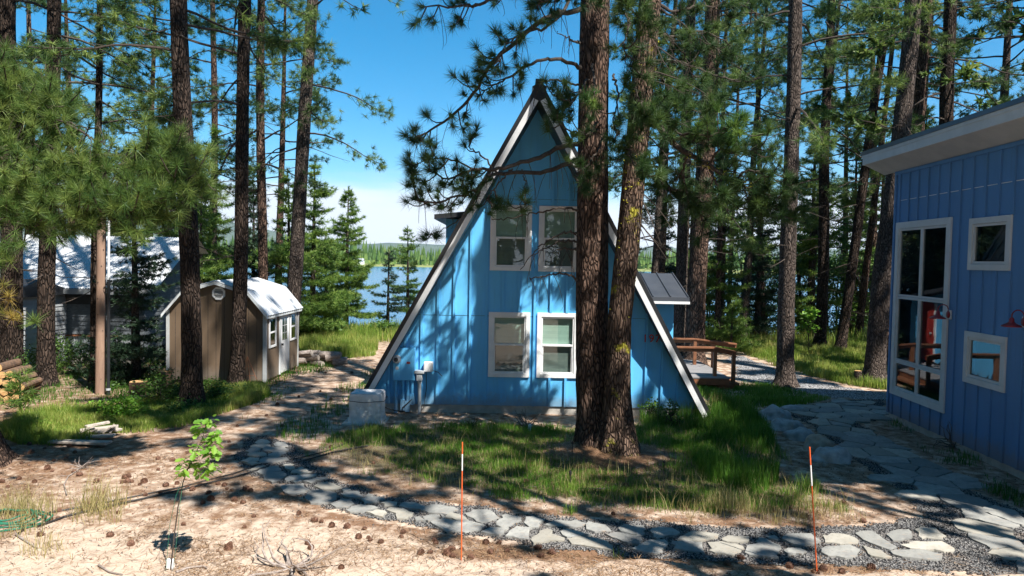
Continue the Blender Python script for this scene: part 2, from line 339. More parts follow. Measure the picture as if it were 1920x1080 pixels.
def hz1(x, y): return float(hz(x, y))
def GT(px, py):
    "ground point with terrain height"
    g = G(px, py)
    for _ in range(4): g = G(px, py, hz1(g.x, g.y))
    return g

# ------------------------------------------------------------------ ground
def axis(*segs):
    a = []
    for s0, s1, st in segs: a.extend(np.arange(s0, s1, st))
    return np.array(a)
xs = axis((-4000, -400, 200), (-400, -60, 20), (-60, -16, 1.2), (-16, -6, .16), (-6, 9, .07), (9, 16, .3), (16, 60, 1.5), (60, 400, 20), (400, 4001, 200))
ys = axis((-70, -8, 3), (-8, 5.5, .5), (5.5, 12, .055), (12, 22, .12), (22, 34, .4), (34, 80, 2), (80, 440, 15), (440, 490, 3), (490, 900, 40), (900, 7000, 500))
XX, YY = np.meshgrid(xs, ys); ZZ = hz(XX, YY)
gb = MB(); nx, ny = len(xs), len(ys); ii = (np.arange(ny-1)[:, None]*nx+np.arange(nx-1)[None]).reshape(-1)
gb.add(np.stack([XX, YY, ZZ], -1).reshape(-1, 3), np.stack([ii, ii+1, ii+1+nx, ii+nx], -1))
def groundmat():
    m, t, out = newmat('sandy_ground'); v = coords(t)
    ga = N(t, 'ShaderNodeAttribute'); ga.attribute_name = 'green'; la = N(t, 'ShaderNodeAttribute'); la.attribute_name = 'littera'
    n1 = tnoise(t, v, .8, 6, .6); n2 = tnoise(t, v, 5, 8, .65); n3 = tnoise(t, v, 45, 5, .7); n4 = tnoise(t, coords(t, (1, 3, 1)), 90, 4, .7)
    sand = mixc(t, rng(t, n2, .3, .7), (.56, .45, .36), (.46, .36, .28))
    sand = mixc(t, rng(t, n3, .45, .75, 0, .55), sand, (.30, .20, .14))
    lit = mixc(t, rng(t, n4, .35, .65), (.28, .165, .10), (.13, .075, .048))
    lm = N(t, 'ShaderNodeMath', operation='MULTIPLY_ADD'); t.links.new(n2, lm.inputs[0]); lm.inputs[1].default_value = 1.3; t.links.new(la.outputs['Fac'], lm.inputs[2])
    c = mixc(t, rng(t, lm.outputs[0], .85, 1.25), sand, lit)
    gr = mixc(t, n3, (.075, .075, .035), (.13, .11, .06)); gm = N(t, 'ShaderNodeMath', operation='MULTIPLY_ADD'); t.links.new(n2, gm.inputs[0]); gm.inputs[1].default_value = .8; t.links.new(ga.outputs['Fac'], gm.inputs[2])
    c = mixc(t, rng(t, gm.outputs[0], .65, 1.2, 0, .85), c, gr)
    pos = N(t, 'ShaderNodeSeparateXYZ'); t.links.new(v, pos.inputs[0])
    c = mixc(t, rng(t, pos.outputs['Y'], 300, 320), c, (.20, .22, .08))
    h = N(t, 'ShaderNodeMath', operation='ADD'); t.links.new(n2, h.inputs[0]); t.links.new(n3, h.inputs[1])
    prin(t, out, c, .95, bumpn(t, h.outputs[0], .55, .03), spec=.1); return m
go = gb.build('ground', groundmat(), smooth=True); tag(go, kind='structure')
fx, fy = XX.ravel(), YY.ravel()
def addattr(o, name, val):
    a = o.data.attributes.new(name, 'FLOAT', 'POINT'); a.data.foreach_set('value', np.asarray(val, np.float32))
green = np.zeros(len(fx)); near = (fy > 5) & (fy < 40) & (abs(fx) < 22)
for pl, k in ((LAWN, 1), (BACKGRASS, 1), (WEEDS, 1)):
    green[near] = np.maximum(green[near], k*sst(-.3, .5, pdist(fx[near], fy[near], pl)))
green = np.maximum(green, .45*sst(23, 26, fy)*sst(100, 60, fy)); green = np.maximum(green, .5*sst(13, 16, fy)*sst(-4.5, -7, fx))
lit = .25*sst(7.9, 8.6, fy+.35*fb(fx, fy, 1.1, 4))+.15; lit = np.maximum(lit, 1.0*np.exp(-((fx-TREE0.x)**2+(fy-TREE0.y+.3)**2)/1.1))
lit = np.maximum(lit, .5*sst(-4.5, -6, fx)*sst(9.2, 10, fy)); lit = np.maximum(lit, .7*np.exp(-((fy-7.55)/.28)**2)*sst(-1.5, 0, fx))
green *= 1-np.exp(-(((fx-TREE0.x-.25)*.8)**2+(fy-TREE0.y+.25)**2)/1.0)
gd_ = pdist(fx[near], fy[near], GRAVEL); lit[near] = np.maximum(lit[near], .62*np.exp(-np.clip(-gd_, 0, 9)/.45)*(fy[near] < 11.5)*(gd_ < 0)*(fx[near] < 4))
addattr(go, 'green', green); addattr(go, 'littera', lit)

def sheet(name, poly, m, lift, st=.06, edge=.12, kind='structure'):
    p = np.array(poly); x0, y0 = p.min(0)-.2; x1, y1 = p.max(0)+.2
    a = np.arange(x0, x1, st); b = np.arange(y0, y1, st); X, Y = np.meshgrid(a, b)
    d = pdist(X, Y, poly)+(fb(X, Y, 3, 7)-.5)*edge*2; keep = d > .05
    idx = -np.ones(X.shape, int); cellk = keep[:-1, :-1] & keep[1:, :-1] & keep[:-1, 1:] & keep[1:, 1:]
    used = np.zeros(X.shape, bool); used[:-1, :-1] |= cellk; used[1:, :-1] |= cellk; used[:-1, 1:] |= cellk; used[1:, 1:] |= cellk
    idx[used] = np.arange(used.sum()); Z = hz(X, Y)+lift
    mb = MB(); q = np.argwhere(cellk); i, j = q[:, 0], q[:, 1]
    mb.add(np.stack([X[used], Y[used], Z[used]], -1), np.stack([idx[i, j], idx[i, j+1], idx[i+1, j+1], idx[i+1, j]], -1)); return mb, (X[used], Y[used], Z[used])
def gravelmat(name, a, b, sc=45):
    m, t, out = newmat(name); v = coords(t); vo = N(t, 'ShaderNodeTexVoronoi'); vo.inputs['Scale'].default_value = sc; t.links.new(v, vo.inputs['Vector'])
    sp = N(t, 'ShaderNodeSeparateColor'); t.links.new(vo.outputs['Color'], sp.inputs[0]); n = tnoise(t, v, 2, 5)
    c = mixc(t, sp.outputs[0], a, b); c = mixc(t, rng(t, n, .5, .7, 0, .45), c, (.30, .22, .16))
    c = mixc(t, rng(t, vo.outputs['Distance'], .3, .7), c, (.03, .03, .032))
    iv = N(t, 'ShaderNodeMath', operation='SUBTRACT'); iv.inputs[0].default_value = 1; t.links.new(vo.outputs['Distance'], iv.inputs[1])
    prin(t, out, c, .9, bumpn(t, iv.outputs[0], 1, .02), spec=.2); return m
def pebbles(mb, X, Y, Z, n, rs, seed):
    r = np.random.default_rng(seed); k = r.integers(0, len(X), n); c = np.stack([X[k]+r.uniform(-.03, .03, n), Y[k]+r.uniform(-.03, .03, n), Z[k]+.003], -1)
    o = np.array([(1, 0, 0), (0, 1, 0), (-1, 0, 0), (0, -1, 0), (0, 0, .8), (0, 0, -.6)]); fs = np.array([(0, 1, 4), (1, 2, 4), (2, 3, 4), (3, 0, 4), (1, 0, 5), (2, 1, 5), (3, 2, 5), (0, 3, 5)])
    a = r.uniform(0, 6.28, n); s = r.uniform(rs[0], rs[1], (n, 1, 1)); sc = r.uniform(.6, 1.2, (n, 6, 1)); ov = o[None]*s*sc
    x = ov[..., 0]*np.cos(a)[:, None]-ov[..., 1]*np.sin(a)[:, None]; y = ov[..., 0]*np.sin(a)[:, None]+ov[..., 1]*np.cos(a)[:, None]
    V = np.stack([x, y, ov[..., 2]], -1)+c[:, None]; Fq = (np.arange(n)[:, None, None]*6+fs[None]).reshape(-1, 3)
    mb.add(V.reshape(-1, 3), Fq)
gm, (gx, gy, gz) = sheet('gravel', GRAVEL, None, .008)
pebbles(gm, gx, gy, gz, 26000, (.008, .019), 3)
tag(gm.build('gravel_path', gravelmat('grey_gravel', (.15, .15, .155), (.34, .325, .31))), kind='structure')
gm, (gx2, gy2, gz2) = sheet('gravel', BACKPATH, None, .008, .15)
tag(gm.build('back_path', gravelmat('pale_gravel', (.34, .34, .36), (.5, .5, .5), 30)), kind='structure')

# water, hills
def watermat():
    m, t, out = newmat('lake_water'); v = coords(t, (1, .35, 1)); a = tnoise(t, v, .9, 6, .6); b = tnoise(t, v, .12, 4, .5)
    c = mixc(t, b, (.02, .10, .20), (.03, .14, .26)); prin(t, out, c, .16, bumpn(t, a, .9, .25), spec=.5); return m
wb = MB(); wb.add([(-3500, 33, -2.6), (3500, 33, -2.6), (3500, 520, -2.6), (-3500, 520, -2.6)], [(0, 1, 2, 3)])
tag(wb.build('lake_water', watermat()), kind='structure')
hx = np.linspace(-6500, 6500, 260); hb = MB()
px_ = hx/6000*F+960
ridge = 55+30*vnoise(hx, 0*hx, .0016, 4)+40*vnoise(hx, 0*hx, .0045, 6)+np.interp(px_, [-200, 60, 150, 330, 480, 620, 760, 1100, 2200], [430, 400, 330, 235, 120, 55, 15, 40, 60])
hv = np.concatenate([np.stack([hx, hx*0+5600, hx*0-10], -1), np.stack([hx, hx*0+6000+80*np.sin(hx*.004), ridge*.6], -1), np.stack([hx, hx*0+6500, ridge*1.1], -1), np.stack([hx, hx*0+7600, hx*0-10], -1)])
k = np.arange(259); hb.add(hv, np.concatenate([np.stack([k+r*260, k+1+r*260, k+1+(r+1)*260, k+(r+1)*260], -1) for r in range(3)]))
tag(hb.build('hills', M('forested_hills', (.04, .07, .035), (.07, .10, .05), .004, .95, 0), smooth=True), kind='structure')

# ------------------------------------------------------------------ foliage generators
def needles(mb, Pt, Ax, L, K, wd, rg, spread=1.1, droop=.0, tone=None):
    n = len(Pt)
    if n == 0: return
    Pt = np.asarray(Pt, float); Ax = np.asarray(Ax, float); L = np.broadcast_to(np.asarray(L, float), (n,))
    Ax = Ax/(np.linalg.norm(Ax, axis=1)[:, None]+1e-9)
    rd = rg.normal(size=(n, K, 3)); rd /= np.linalg.norm(rd, axis=2)[..., None]
    d = Ax[:, None]*rg.uniform(.25, 1.25, (n, K, 1))+rd*spread*.85; d[..., 2] -= droop; d /= np.linalg.norm(d, axis=2)[..., None]
    ll = (L[:, None]*rg.uniform(.7, 1.1, (n, K)))[..., None]
    q = np.cross(d, rg.normal(size=(n, K, 3))); q /= np.linalg.norm(q, axis=2)[..., None]+1e-9; q *= wd/2
    b = Pt[:, None]-Ax[:, None]*L[:, None, None]*rg.uniform(0, .35, (n, K, 1))
    V = np.stack([b-q+d*ll*.05, b+q+d*ll*.05, b+d*ll], 2).reshape(-1, 3)
    tn = (rg.uniform(.15, .85, n) if tone is None else np.asarray(tone))[:, None]+rg.normal(0, .14, (n, K))
    mb.add(V, np.arange(n*K*3).reshape(-1, 3), np.repeat(np.clip(tn, 0, 1).ravel(), 3))
def leaves(mb, Pt, size, rg, up=.5, tone=None):
    n = len(Pt)
    if n == 0: return
    Pt = np.asarray(Pt, float); d = rg.normal(size=(n, 3)); d[:, 2] *= .5; d /= np.linalg.norm(d, axis=1)[:, None]
    nrm = rg.normal(size=(n, 3)); nrm[:, 2] = abs(nrm[:, 2])+up; q = np.cross(d, nrm); q /= np.linalg.norm(q, axis=1)[:, None]+1e-9
    s = (size*rg.uniform(.6, 1.2, n))[:, None]
    V = np.stack([Pt, Pt+d*s*.45+q*s*.33, Pt+d*s, Pt+d*s*.45-q*s*.33], 1).reshape(-1, 3)
    tn = rg.uniform(0, 1, n) if tone is None else np.clip(tone+rg.normal(0, .15, n), 0, 1)
    mb.add(V, np.arange(n*4).reshape(-1, 4), np.repeat(tn, 4))
def blades(mb, B, H, W, rg, lean=.35, tone=None):
    n = len(B)
    if n == 0: return
    a = rg.uniform(0, 6.28, n); ld = np.stack([np.cos(a), np.sin(a), 0*a], -1)*(rg.uniform(.1, 1, n)*lean*H)[:, None]
    fa = rg.uniform(0, 6.28, n); q = np.stack([np.cos(fa), np.sin(fa), 0*fa], -1)*(W/2*np.ones(n))[:, None]
    up = np.stack([0*H, 0*H, H], -1); m = B+ld*.35+up*.55
    V = np.stack([B-q, B+q, m+q*.8, m-q*.8, B+ld+up], 1).reshape(-1, 3); k = np.arange(n)[:, None]*5
    tn = np.clip((rg.uniform(0, 1, n) if tone is None else tone+rg.normal(0, .15, n)), 0, 1); at = np.repeat(tn, 5)
    mb.V.append(V); mb.at.append(at); mb.Fc.append(k+mb.n+np.array([[0, 1, 2, 3]])); mb.Fc.append(k+mb.n+np.array([[3, 2, 4]])); mb.n += len(V)

def trunk_mesh(mb, c, zs, rad, n=20, rough=.06, seed=0):
    "c(z)->x,y ; rad(z)"
    V = []; a = np.arange(n)/n*2*math.pi
    for z in zs:
        cx, cy = c(z); r = rad(z)
        for t in a:
            dx, dy = math.cos(t), math.sin(t)
            k = 1+rough*(mnoise.noise(Vector((dx*3+seed, dy*3, z*.7)))*1.2+mnoise.noise(Vector((dx*9+seed, dy*9, z*1.8)))*.9)
            if z-zs[0] < .6: k += .22*(1-(z-zs[0])/.6)*max(0, math.sin(t*5+seed)+.2*math.sin(t*3+1))
            V.append((cx+dx*r*k, cy+dy*r*k, z))
    m = len(zs); i = np.arange(m-1)[:, None]*n; k = np.arange(n)[None]; k2 = (k+1) % n
    mb.add(V, np.stack([i+k, i+k2, i+n+k2, i+n+k], -1).reshape(-1, 4))

def grow_branch(wood, tufts, start, az, elev, L, rg, r0, foliage=1.0, droop=.15, sub=True, upturn=.25, subd=.38, nt=4, clump=False):
    n = max(4, int(L/.35)+2); p = np.array(start, float); d = np.array([math.cos(az)*math.cos(elev), math.sin(az)*math.cos(elev), math.sin(elev)])
    pts = [p.copy()]; ds = []
    for i in range(n-1):
        t = i/(n-1); d = d+rg.normal(0, .10, 3)+np.array([0, 0, -droop*(1-t*1.5)/n*3+upturn*max(0, t-.5)/n*4]); d /= np.linalg.norm(d); p = p+d*L/(n-1); pts.append(p.copy()); ds.append(d.copy())
    wood.tube(pts, (r0, r0*.25), 5)
    if not sub: return pts
    s = (.48*L if clump else .25*L) if foliage else .1*L
    while s < L:
        t = s/L; k = min(n-2, int(t*(n-1))); f = t*(n-1)-k; q = pts[k]*(1-f)+pts[k+1]*f; dd = ds[k]
        side = np.cross(dd, [0, 0, 1]); side /= np.linalg.norm(side)+1e-9; side *= 1 if rg.random() < .5 else -1
        sdir = dd*.75+side*rg.uniform(.5, 1.0)+np.array([0, 0, rg.uniform(-.25, .3)]); sdir /= np.linalg.norm(sdir)
        sl = (.22+.33*L*(1-t))*rg.uniform(.6, 1.2); e = q+sdir*sl+np.array([0, 0, .06*sl]); mid = q+sdir*sl*.5+np.array([0, 0, -.05*sl])
        wood.tube([q, mid, e], (r0*.35*(1-t*.6), r0*.12), 3)
        if foliage and rg.random() < foliage:
            for j in range(nt):
                g = 1-j/nt*.75; tufts.append((*(q*(1-g)+e*g+rg.normal(0, (.15 if clump else .10) if j else .02, 3)), *(sdir+rg.normal(0, .35, 3)+np.array([0, 0, .25]))))
        s += subd*rg.uniform(.6, 1.4)
    if foliage:
        for j in range(3): tufts.append((*(pts[-1]+rg.normal(0, .05*j, 3)), *(ds[-1]+np.array([0, 0, .2]))))
    return pts

def pine(label, base, top=None, h=22, r=.2, crown=5, nb=40, blen=2.4, seed=1, K=12, nl=.19, nw=.013, dead=8, mat='needle', bark='bark', group='tall pines round the cabins', cat='tree', dist=20, foliage=.85, dead0=2.0, lumps=True):
    rg = np.random.default_rng(seed); bx, by, bz = base
    if top is None: tx, ty = bx, by; tz = bz+h
    else: tx, ty, tz = top
    ux, uy = (tx-bx)/(tz-bz), (ty-by)/(tz-bz); wob = rg.uniform(-.05, .05, 2)
    c = lambda z: (bx+ux*(z-bz)+wob[0]*math.sin((z-bz)*.6), by+uy*(z-bz)+wob[1]*math.sin((z-bz)*.6))
    rad = lambda z: r*max(.06, (1-(z-bz)/h))**.55+r*.55*math.exp(-(z-bz)/.22)
    root = empty('pine_tree', (bx, by, bz), label, cat, group)
    tb = MB(); zv = 3.5+dist*.37; zs = list(np.arange(-.15, min(zv, h)-.0, .14 if dist < 20 else .3)+bz)+[bz+zv+(h-zv)*q for q in (.0, .2, .4, .6, .8, 1)]
    trunk_mesh(tb, c, zs, rad, 26 if dist < 20 else 14, .07, seed); tb.build('trunk', MT[bark], root, smooth=True)
    wb_ = MB(); T = []; T2 = []
    nb = int(nb*.8)
    for i in range(nb):
        t = (i+rg.random())/nb; z = bz+crown+(h-crown-.5)*t**1.0; L = blen*(.55+.7*math.sin(math.pi*min(1, .28+t*.72)))*rg.uniform(.6, 1.15); x, y = c(z)
        vis = z < bz+zv
        grow_branch(wb_, T if vis else T2, (x, y, z), rg.uniform(0, 6.28), rg.uniform(-.25, .35)+.4*t, L, rg, .014+.007*L, foliage, subd=.19 if vis else .5, nt=6 if vis else 3, droop=.25, upturn=.3, clump=True)
    for i in range(dead):
        z = bz+dead0+(crown+2-dead0)*rg.random(); x, y = c(z); grow_branch(wb_, None, (x, y, z), rg.uniform(0, 6.28), rg.uniform(-.4, .15), rg.uniform(.5, 1.6), rg, .014, 0, subd=.3)
    wb_.build('branches', MT['twig'], root)
    fbm = MB()
    for TT, kk, ww, lf in ((T, K, nw, 1), (T2, max(6, K//2), nw*2.2, 1.25)):
        if TT:
            A = np.array(TT); needles(fbm, A[:, :3], A[:, 3:], nl*1.12*lf*rg.uniform(.8, 1.15, len(A)), int(kk*2.2), ww*1.0, rg)
    if fbm.n: fbm.build('needles', MT[mat], root, attr=True)
    return root

def conifer(label, base, h, rad_, seed, mat='fir', group='smaller conifers along the bank', start=.6, K=7, nl=.13, nw=.016, dens=1.0, gaps=.0, up=.15, cat='tree', name='fir_tree', step=.32):
    rg = np.random.default_rng(seed); bx, by, bz = base; root = empty(name, base, label, cat, group)
    lean = rg.uniform(-.02, .02, 2)
    tb = MB(); pts = [(bx+lean[0]*z, by+lean[1]*z, bz+z) for z in np.linspace(-.2, h, 9)]; tb.tube(pts, np.linspace(.02*h+.02, .012, 9), 8); tb.build('trunk', MT['bark_grey'], root, smooth=True)
    T = []; wb_ = MB(); z = start
    while z < h-.1:
        t = (z-start)/(h-start); Lm = rad_*(1-t)**.85*(.75+.3*math.sin(z*3.1+seed))+.10
        nbr = max(3, int((6 if dens >= 1 else 4)*(1-.3*t)))
        for k in range(nbr):
            if rg.random() < gaps: continue
            az = rg.uniform(0, 6.28); L = Lm*rg.uniform(.65, 1.15); d = np.array([math.cos(az), math.sin(az), rg.uniform(-.12, .12)+up*(t-.3)*2]); n = max(2, int(L/.13))
            o = np.array([bx+lean[0]*z, by+lean[1]*z, bz+z+rg.uniform(-.1, .1)]); side = np.array([-d[1], d[0], 0])
            e = o+d*L+np.array([0, 0, .12*L]); wb_.tube([o, o+d*L*.5+np.array([0, 0, -.06*L]), e], (.012+.006*L, .004), 3)
            for j in range(1, n+1):
                f = j/n; q = o+d*L*f+np.array([0, 0, -.24*L*f*(1-f)+.12*L*f*f])
                wdt = .45*L*(1-f)+.06
                for s in (-1, 1):
                    for u in np.arange(.05, wdt+.01, .13):
                        T.append((*(q+side*s*u+d*u*.6+rg.normal(0, .015, 3)), *(side*s*.8+d+np.array([0, 0, .15]))))
                T.append((*q, *(d+np.array([0, 0, .3]))))
        z += step*rg.uniform(.7, 1.3)*(1-.4*t)
    for q in range(4): T.append((bx+lean[0]*h, by+lean[1]*h, bz+h-.12*q, 0, 0, 1))
    wb_.build('branches', MT['twig'], root); fm = MB(); A = np.array(T)
    tone = np.clip(.5+.25*rg.normal(size=len(A)), 0, 1); needles(fm, A[:, :3], A[:, 3:], nl*1.25, int(K*1.4), nw*1.25, rg, .9, tone=tone); fm.build('needles', MT[mat], root, attr=True); return root

def broadleaf(label, base, h, rad_, n, seed, mat='leaf', size=.09, name='leafy_tree', group=None, cat='tree', stem=.05, low=.15, clumps=26):
    rg = np.random.default_rng(seed); bx, by, bz = base; root = empty(name, base, label, cat, group)
    tb = MB(); cl = []
    top = np.array([bx+rg.uniform(-.1, .1)*h, by, bz+h*.75]); o = np.array([bx, by, bz-.1]); tb.tube([o, (o+top)/2+rg.normal(0, .05*h*.3, 3), top], (stem, stem*.3), 6)
    for k in range(clumps):
        t = low+(1-low)*rg.random(); a = rg.uniform(0, 6.28); rr = rad_*math.sin(math.pi*min(.95, .15+t*.8))*rg.uniform(.35, 1)
        c = np.array([bx+rr*math.cos(a), by+rr*math.sin(a), bz+h*t]); s = o+(top-o)*max(.1, t-.2); tb.tube([s, (s+c)/2+rg.normal(0, .05, 3), c], (stem*.35, .006), 4); cl.append(c)
    tb.build('stem', MT['twig'], root); cl = np.array(cl); k = rg.integers(0, len(cl), n); pts = cl[k]+rg.normal(size=(n, 3))*rad_*.22*np.array([1, 1, .7])
    fm = MB(); leaves(fm, pts, size, rg, tone=np.clip(.5+.22*rg.normal(size=len(cl)), 0, 1)[k]); fm.build('leaves', MT[mat], root, attr=True); return root

# ------------------------------------------------------------------ A-frame cabin
FY = 14.5
cab = empty('a_frame_cabin', (.43, FY, 0), 'bright blue A-frame cabin with white trim and four front windows behind the big double pine', 'cabin')
CX = .43; HB = 3.70; HT = 6.62      # half width at the base, apex height
bl = P(662, 770, 14.3).x; br_ = P(1334, 770, 14.3).x; CX = (bl+br_)/2; HB = (br_-bl)/2-.03
Z0 = .10
ax_ = P(1013, 152, 13.55); AX, HT = CX+.0, ax_.z-.02
DEPTH = 8.0
ZB = .17
WINS = [(954.5, 646.5), (1045.2, 648), (958, 446), (1049, 448)]; WW, WH = .845, 1.335
wc = [P(a, b, FY-.03) for a, b in WINS]
# front wall: solid slab with four openings made from cells
wall = MB(); hw = lambda z: (HB-.10)*(1-(z-ZB)/(HT-.25-ZB))
ow, oh = WW/2-.07, WH/2-.07
zc = sorted(set([ZB]+[round(c.z+s*oh, 4) for c in wc for s in (-1, 1)]+[HT-.3]))
rows = [ZB]+sorted([wc[0].z-oh, wc[0].z+oh, wc[2].z-oh, wc[2].z+oh])+[HT-.3]
def cellx(z0, z1, xl, xr, lim=True):      # trapezoid clipped to the gable
    a0 = max(-hw(z0), xl-CX) if xl is not None else -hw(z0); a1 = max(-hw(z1), xl-CX) if xl is not None else -hw(z1)
    b0 = min(hw(z0), xr-CX) if xr is not None else hw(z0); b1 = min(hw(z1), xr-CX) if xr is not None else hw(z1)
    wall.prism([(CX+a0, FY, z0), (CX+b0, FY, z0), (CX+b1, FY, z1), (CX+a1, FY, z1)], (0, .12, 0))
for i in range(5):
    z0, z1 = rows[i], rows[i+1]
    if i in (1, 3):
        p, q = (wc[0], wc[1]) if i == 1 else (wc[2], wc[3])
        cellx(z0, z1, None, p.x-ow); cellx(z0, z1, p.x+ow, q.x-ow); cellx(z0, z1, q.x+ow, None)
    else: cellx(z0, z1, None, None)
wall.build('front_wall', MT['blue'], cab)
bt = MB(); sp_ = 30.2/F*FY; x0 = P(790.5, 650, FY).x; k = -20
while k < 25:
    x = x0+k*sp_; k += 1
    if abs(x-CX) > HB-.25: continue
    zt = ZB+(1-abs(x-CX)/(HB-.10))*(HT-.25-ZB)-.05; segs = [(ZB, zt)]
    for c in wc:
        if abs(x-c.x) < WW/2+.02:
            ns = []
            for a, b in segs:
                if c.z+WH/2 < a or c.z-WH/2 > b: ns.append((a, b)); continue
                if c.z-WH/2 > a: ns.append((a, c.z-WH/2-.004))
                if c.z+WH/2 < b: ns.append((c.z+WH/2+.004, b))
            segs = ns
    for a, b in segs:
        if b-a > .05: bt.box(x-.023, x+.023, FY-.044, FY, a, b)
bt.build('battens', MT['blue'], cab)
fl = MB()
for z in (P(900, 592, FY).z, P(900, 372, FY).z):
    fl.box(CX-hw(z)+.03, CX+hw(z)-.03, FY-.004, FY-.001, z-.003, z+.003)
fl.build('seam', MT['dark'], cab)
fd = MB(); fd.box(CX-HB+.16, CX+HB-.16, FY+.03, FY+.23, -.15, ZB-.002); fd.box(CX-HB+.16, CX-HB+.30, FY+.23, FY+DEPTH, -.15, ZB); fd.box(CX+HB-.30, CX+HB-.16, FY+.23, FY+DEPTH, -.15, ZB)
fd.build('foundation', MT['concrete'], cab, bevel=.01)
inb = MB(); inb.prism([(CX-hw(.2)+.25, FY+1.2, .2), (CX+hw(.2)-.25, FY+1.2, .2), (CX, FY+1.2, HT-.9)], (0, .05, 0)); inb.build('interior_wall', MT['dark'], cab)
bw = MB(); bw.prism([(CX-HB+.2, FY+DEPTH-.3, ZB), (CX+HB-.2, FY+DEPTH-.3, ZB), (CX, FY+DEPTH-.3, HT-.3)], (0, .12, 0)); bw.build('rear_wall', MT['blue'], cab)
# roof slabs; the overhang grows from the eaves to the prow at the apex
ov = lambda t: .14+.80*t
roofm = MB(); trim = MB(); barge = MB()
for s in (-1, 1):
    eb = Vector((CX+s*(HB+.02), FY-ov(0), Z0)); et = Vector((CX, FY-ov(1), HT)); rb_ = Vector((CX+s*(HB+.02), FY+DEPTH, Z0)); rt = Vector((CX, FY+DEPTH, HT))
    nrm = Vector((s*HT, 0, HB)).normalized()
    v = [eb, et, rt, rb_]; vin = [q-nrm*.16 for q in v]
    v2 = [tuple(q) for q in v+vin]
    roofm.poly(v2, [[0, 1, 2, 3], [7, 6, 5, 4], [0, 4, 5, 1], [3, 2, 6, 7], [0, 3, 7, 4], [1, 5, 6, 2]])
    for i in range(1, 20):             # standing seams
        y = FY+i*.41; roofm.bar(Vector((CX+s*(HB+.02), y, Z0+.03))+nrm*.012, Vector((CX, y, HT))+nrm*.012, .02, .03, nrm)
    f = Vector((0, -.022, 0)); dn = (eb-et).normalized()
    a, b = eb+nrm*.02, et+nrm*.02+Vector((0, 0, .03))
    roofm.prism([a+f, b+f, b-nrm*.08+f, a-nrm*.08+f], (0, .02, 0))
    tt = (b-a).normalized(); b2 = b-tt*.34; trim.prism([a-nrm*.082+f*1.3, b2-nrm*.082+f*1.3, b2-nrm*.185+f*1.3, a-nrm*.185+f*1.3], (0, .026, 0))
roofm.build('roof', MT['roof'], cab); trim.build('barge_board', MT['white'], cab)
cp = MB(); cp.bar((CX, FY-ov(1)-.04, HT+.03), (CX, FY+DEPTH, HT+.03), .16, .05); cp.build('ridge_cap', MT['roof'], cab)

def dh_window(parent, c, W, H, y, blindfrac, name='window'):
    wn_ = MB(); t = .085
    for x0, x1, z0, z1 in ((-W/2, W/2, H/2-t, H/2), (-W/2, W/2, -H/2, -H/2+t), (-W/2, -W/2+t, -H/2+t, H/2-t), (W/2-t, W/2, -H/2+t, H/2-t)):
        wn_.box(c.x+x0, c.x+x1, y-.038, y+.0, c.z+z0, c.z+z1)
    o = wn_.build(name, MT['white'], parent, bevel=.004)
    fr = MB(); i = .03; iw, ih = W/2-t, H/2-t
    for x0, x1, z0, z1 in ((-iw, iw, ih-i, ih), (-iw, iw, -ih, -ih+i), (-iw, -iw+i, -ih+i, ih-i), (iw-i, iw, -ih+i, ih-i), (-iw+i, iw-i, -.018, .022)):
        fr.box(c.x+x0, c.x+x1, y-.02, y+.045, c.z+z0, c.z+z1)
    fr.box(c.x-iw+i, c.x-iw+i+.022, y-.005, y+.044, c.z-ih+i, c.z-.018); fr.box(c.x+iw-i-.022, c.x+iw-i, y-.005, y+.044, c.z-ih+i, c.z-.018)
    fr.build('sash', MT['white'], o)
    g = MB(); g.box(c.x-iw+i, c.x+iw-i, y+.03, y+.036, c.z+.022, c.z+ih-i); g.build('pane', MT['glass'], o); g = MB(); g.box(c.x-iw+i+.022, c.x+iw-i-.022, y+.012, y+.018, c.z-ih+i, c.z-.018); g.build('pane', MT['screen'], o)
    b = MB(); b.box(c.x-iw+.002, c.x+iw-.002, y+.062, y+.067, c.z-ih+.004, c.z+ih-.004); b.build('blind', MT['blind'], o); return o
for c, bf in zip(wc, (.965, .965, .965, .965)): dh_window(cab, c, WW, WH, FY, bf)
# hanging ornament behind the lower right window
orn = MB(); oc = P(1036, 678, FY+.06)
for cc, r0, r1, a0, a1 in ((Vector((oc.x+.03, 0, oc.z+.05)), .075, .055, 40, 320), (Vector((oc.x-.03, 0, oc.z-.09)), .075, .02, 0, 360)):
    nn = 24; V = [(cc.x+r*math.cos(R(a0+(a1-a0)*k/nn)), FY+.07, cc.z+r*math.sin(R(a0+(a1-a0)*k/nn))) for k in range(nn+1) for r in (r0, r1)]
    orn.add(V, [(2*k, 2*k+1, 2*k+3, 2*k+2) for k in range(nn)])
tag(orn.build('window_ornament', MT['black'], origin=(oc.x, FY+.07, oc.z)), 'small dark ring ornament hanging inside the lower right cabin window', 'ornament')
for m_ in [MT['black']]: pass
# dormer on the left slope
dm = MB(); q = P(836, 440, 15.6); zt = P(850, 411, 15.6).z; xr = CX-HB*(1-(zt-Z0)/(HT-Z0))
dm.prism([(q.x, 15.6, q.z-1.0), (xr+.6, 15.6, q.z-1.0), (xr+.6, 15.6, zt), (q.x, 15.6, zt)], (0, 4.2, 0)); d1 = dm.build('dormer', MT['blue'], cab)
dr = MB(); e0 = P(815, 411, 15.45); e1 = P(815, 404, 15.45); dr.prism([(e0.x, 15.35, e0.z+.0), (xr+.75, 15.35, e0.z+.16), (xr+.75, 15.35, e0.z+.27), (e0.x, 15.35, e0.z+.10)], (0, 4.6, 0)); dr.build('dormer_roof', MT['roof'], d1)
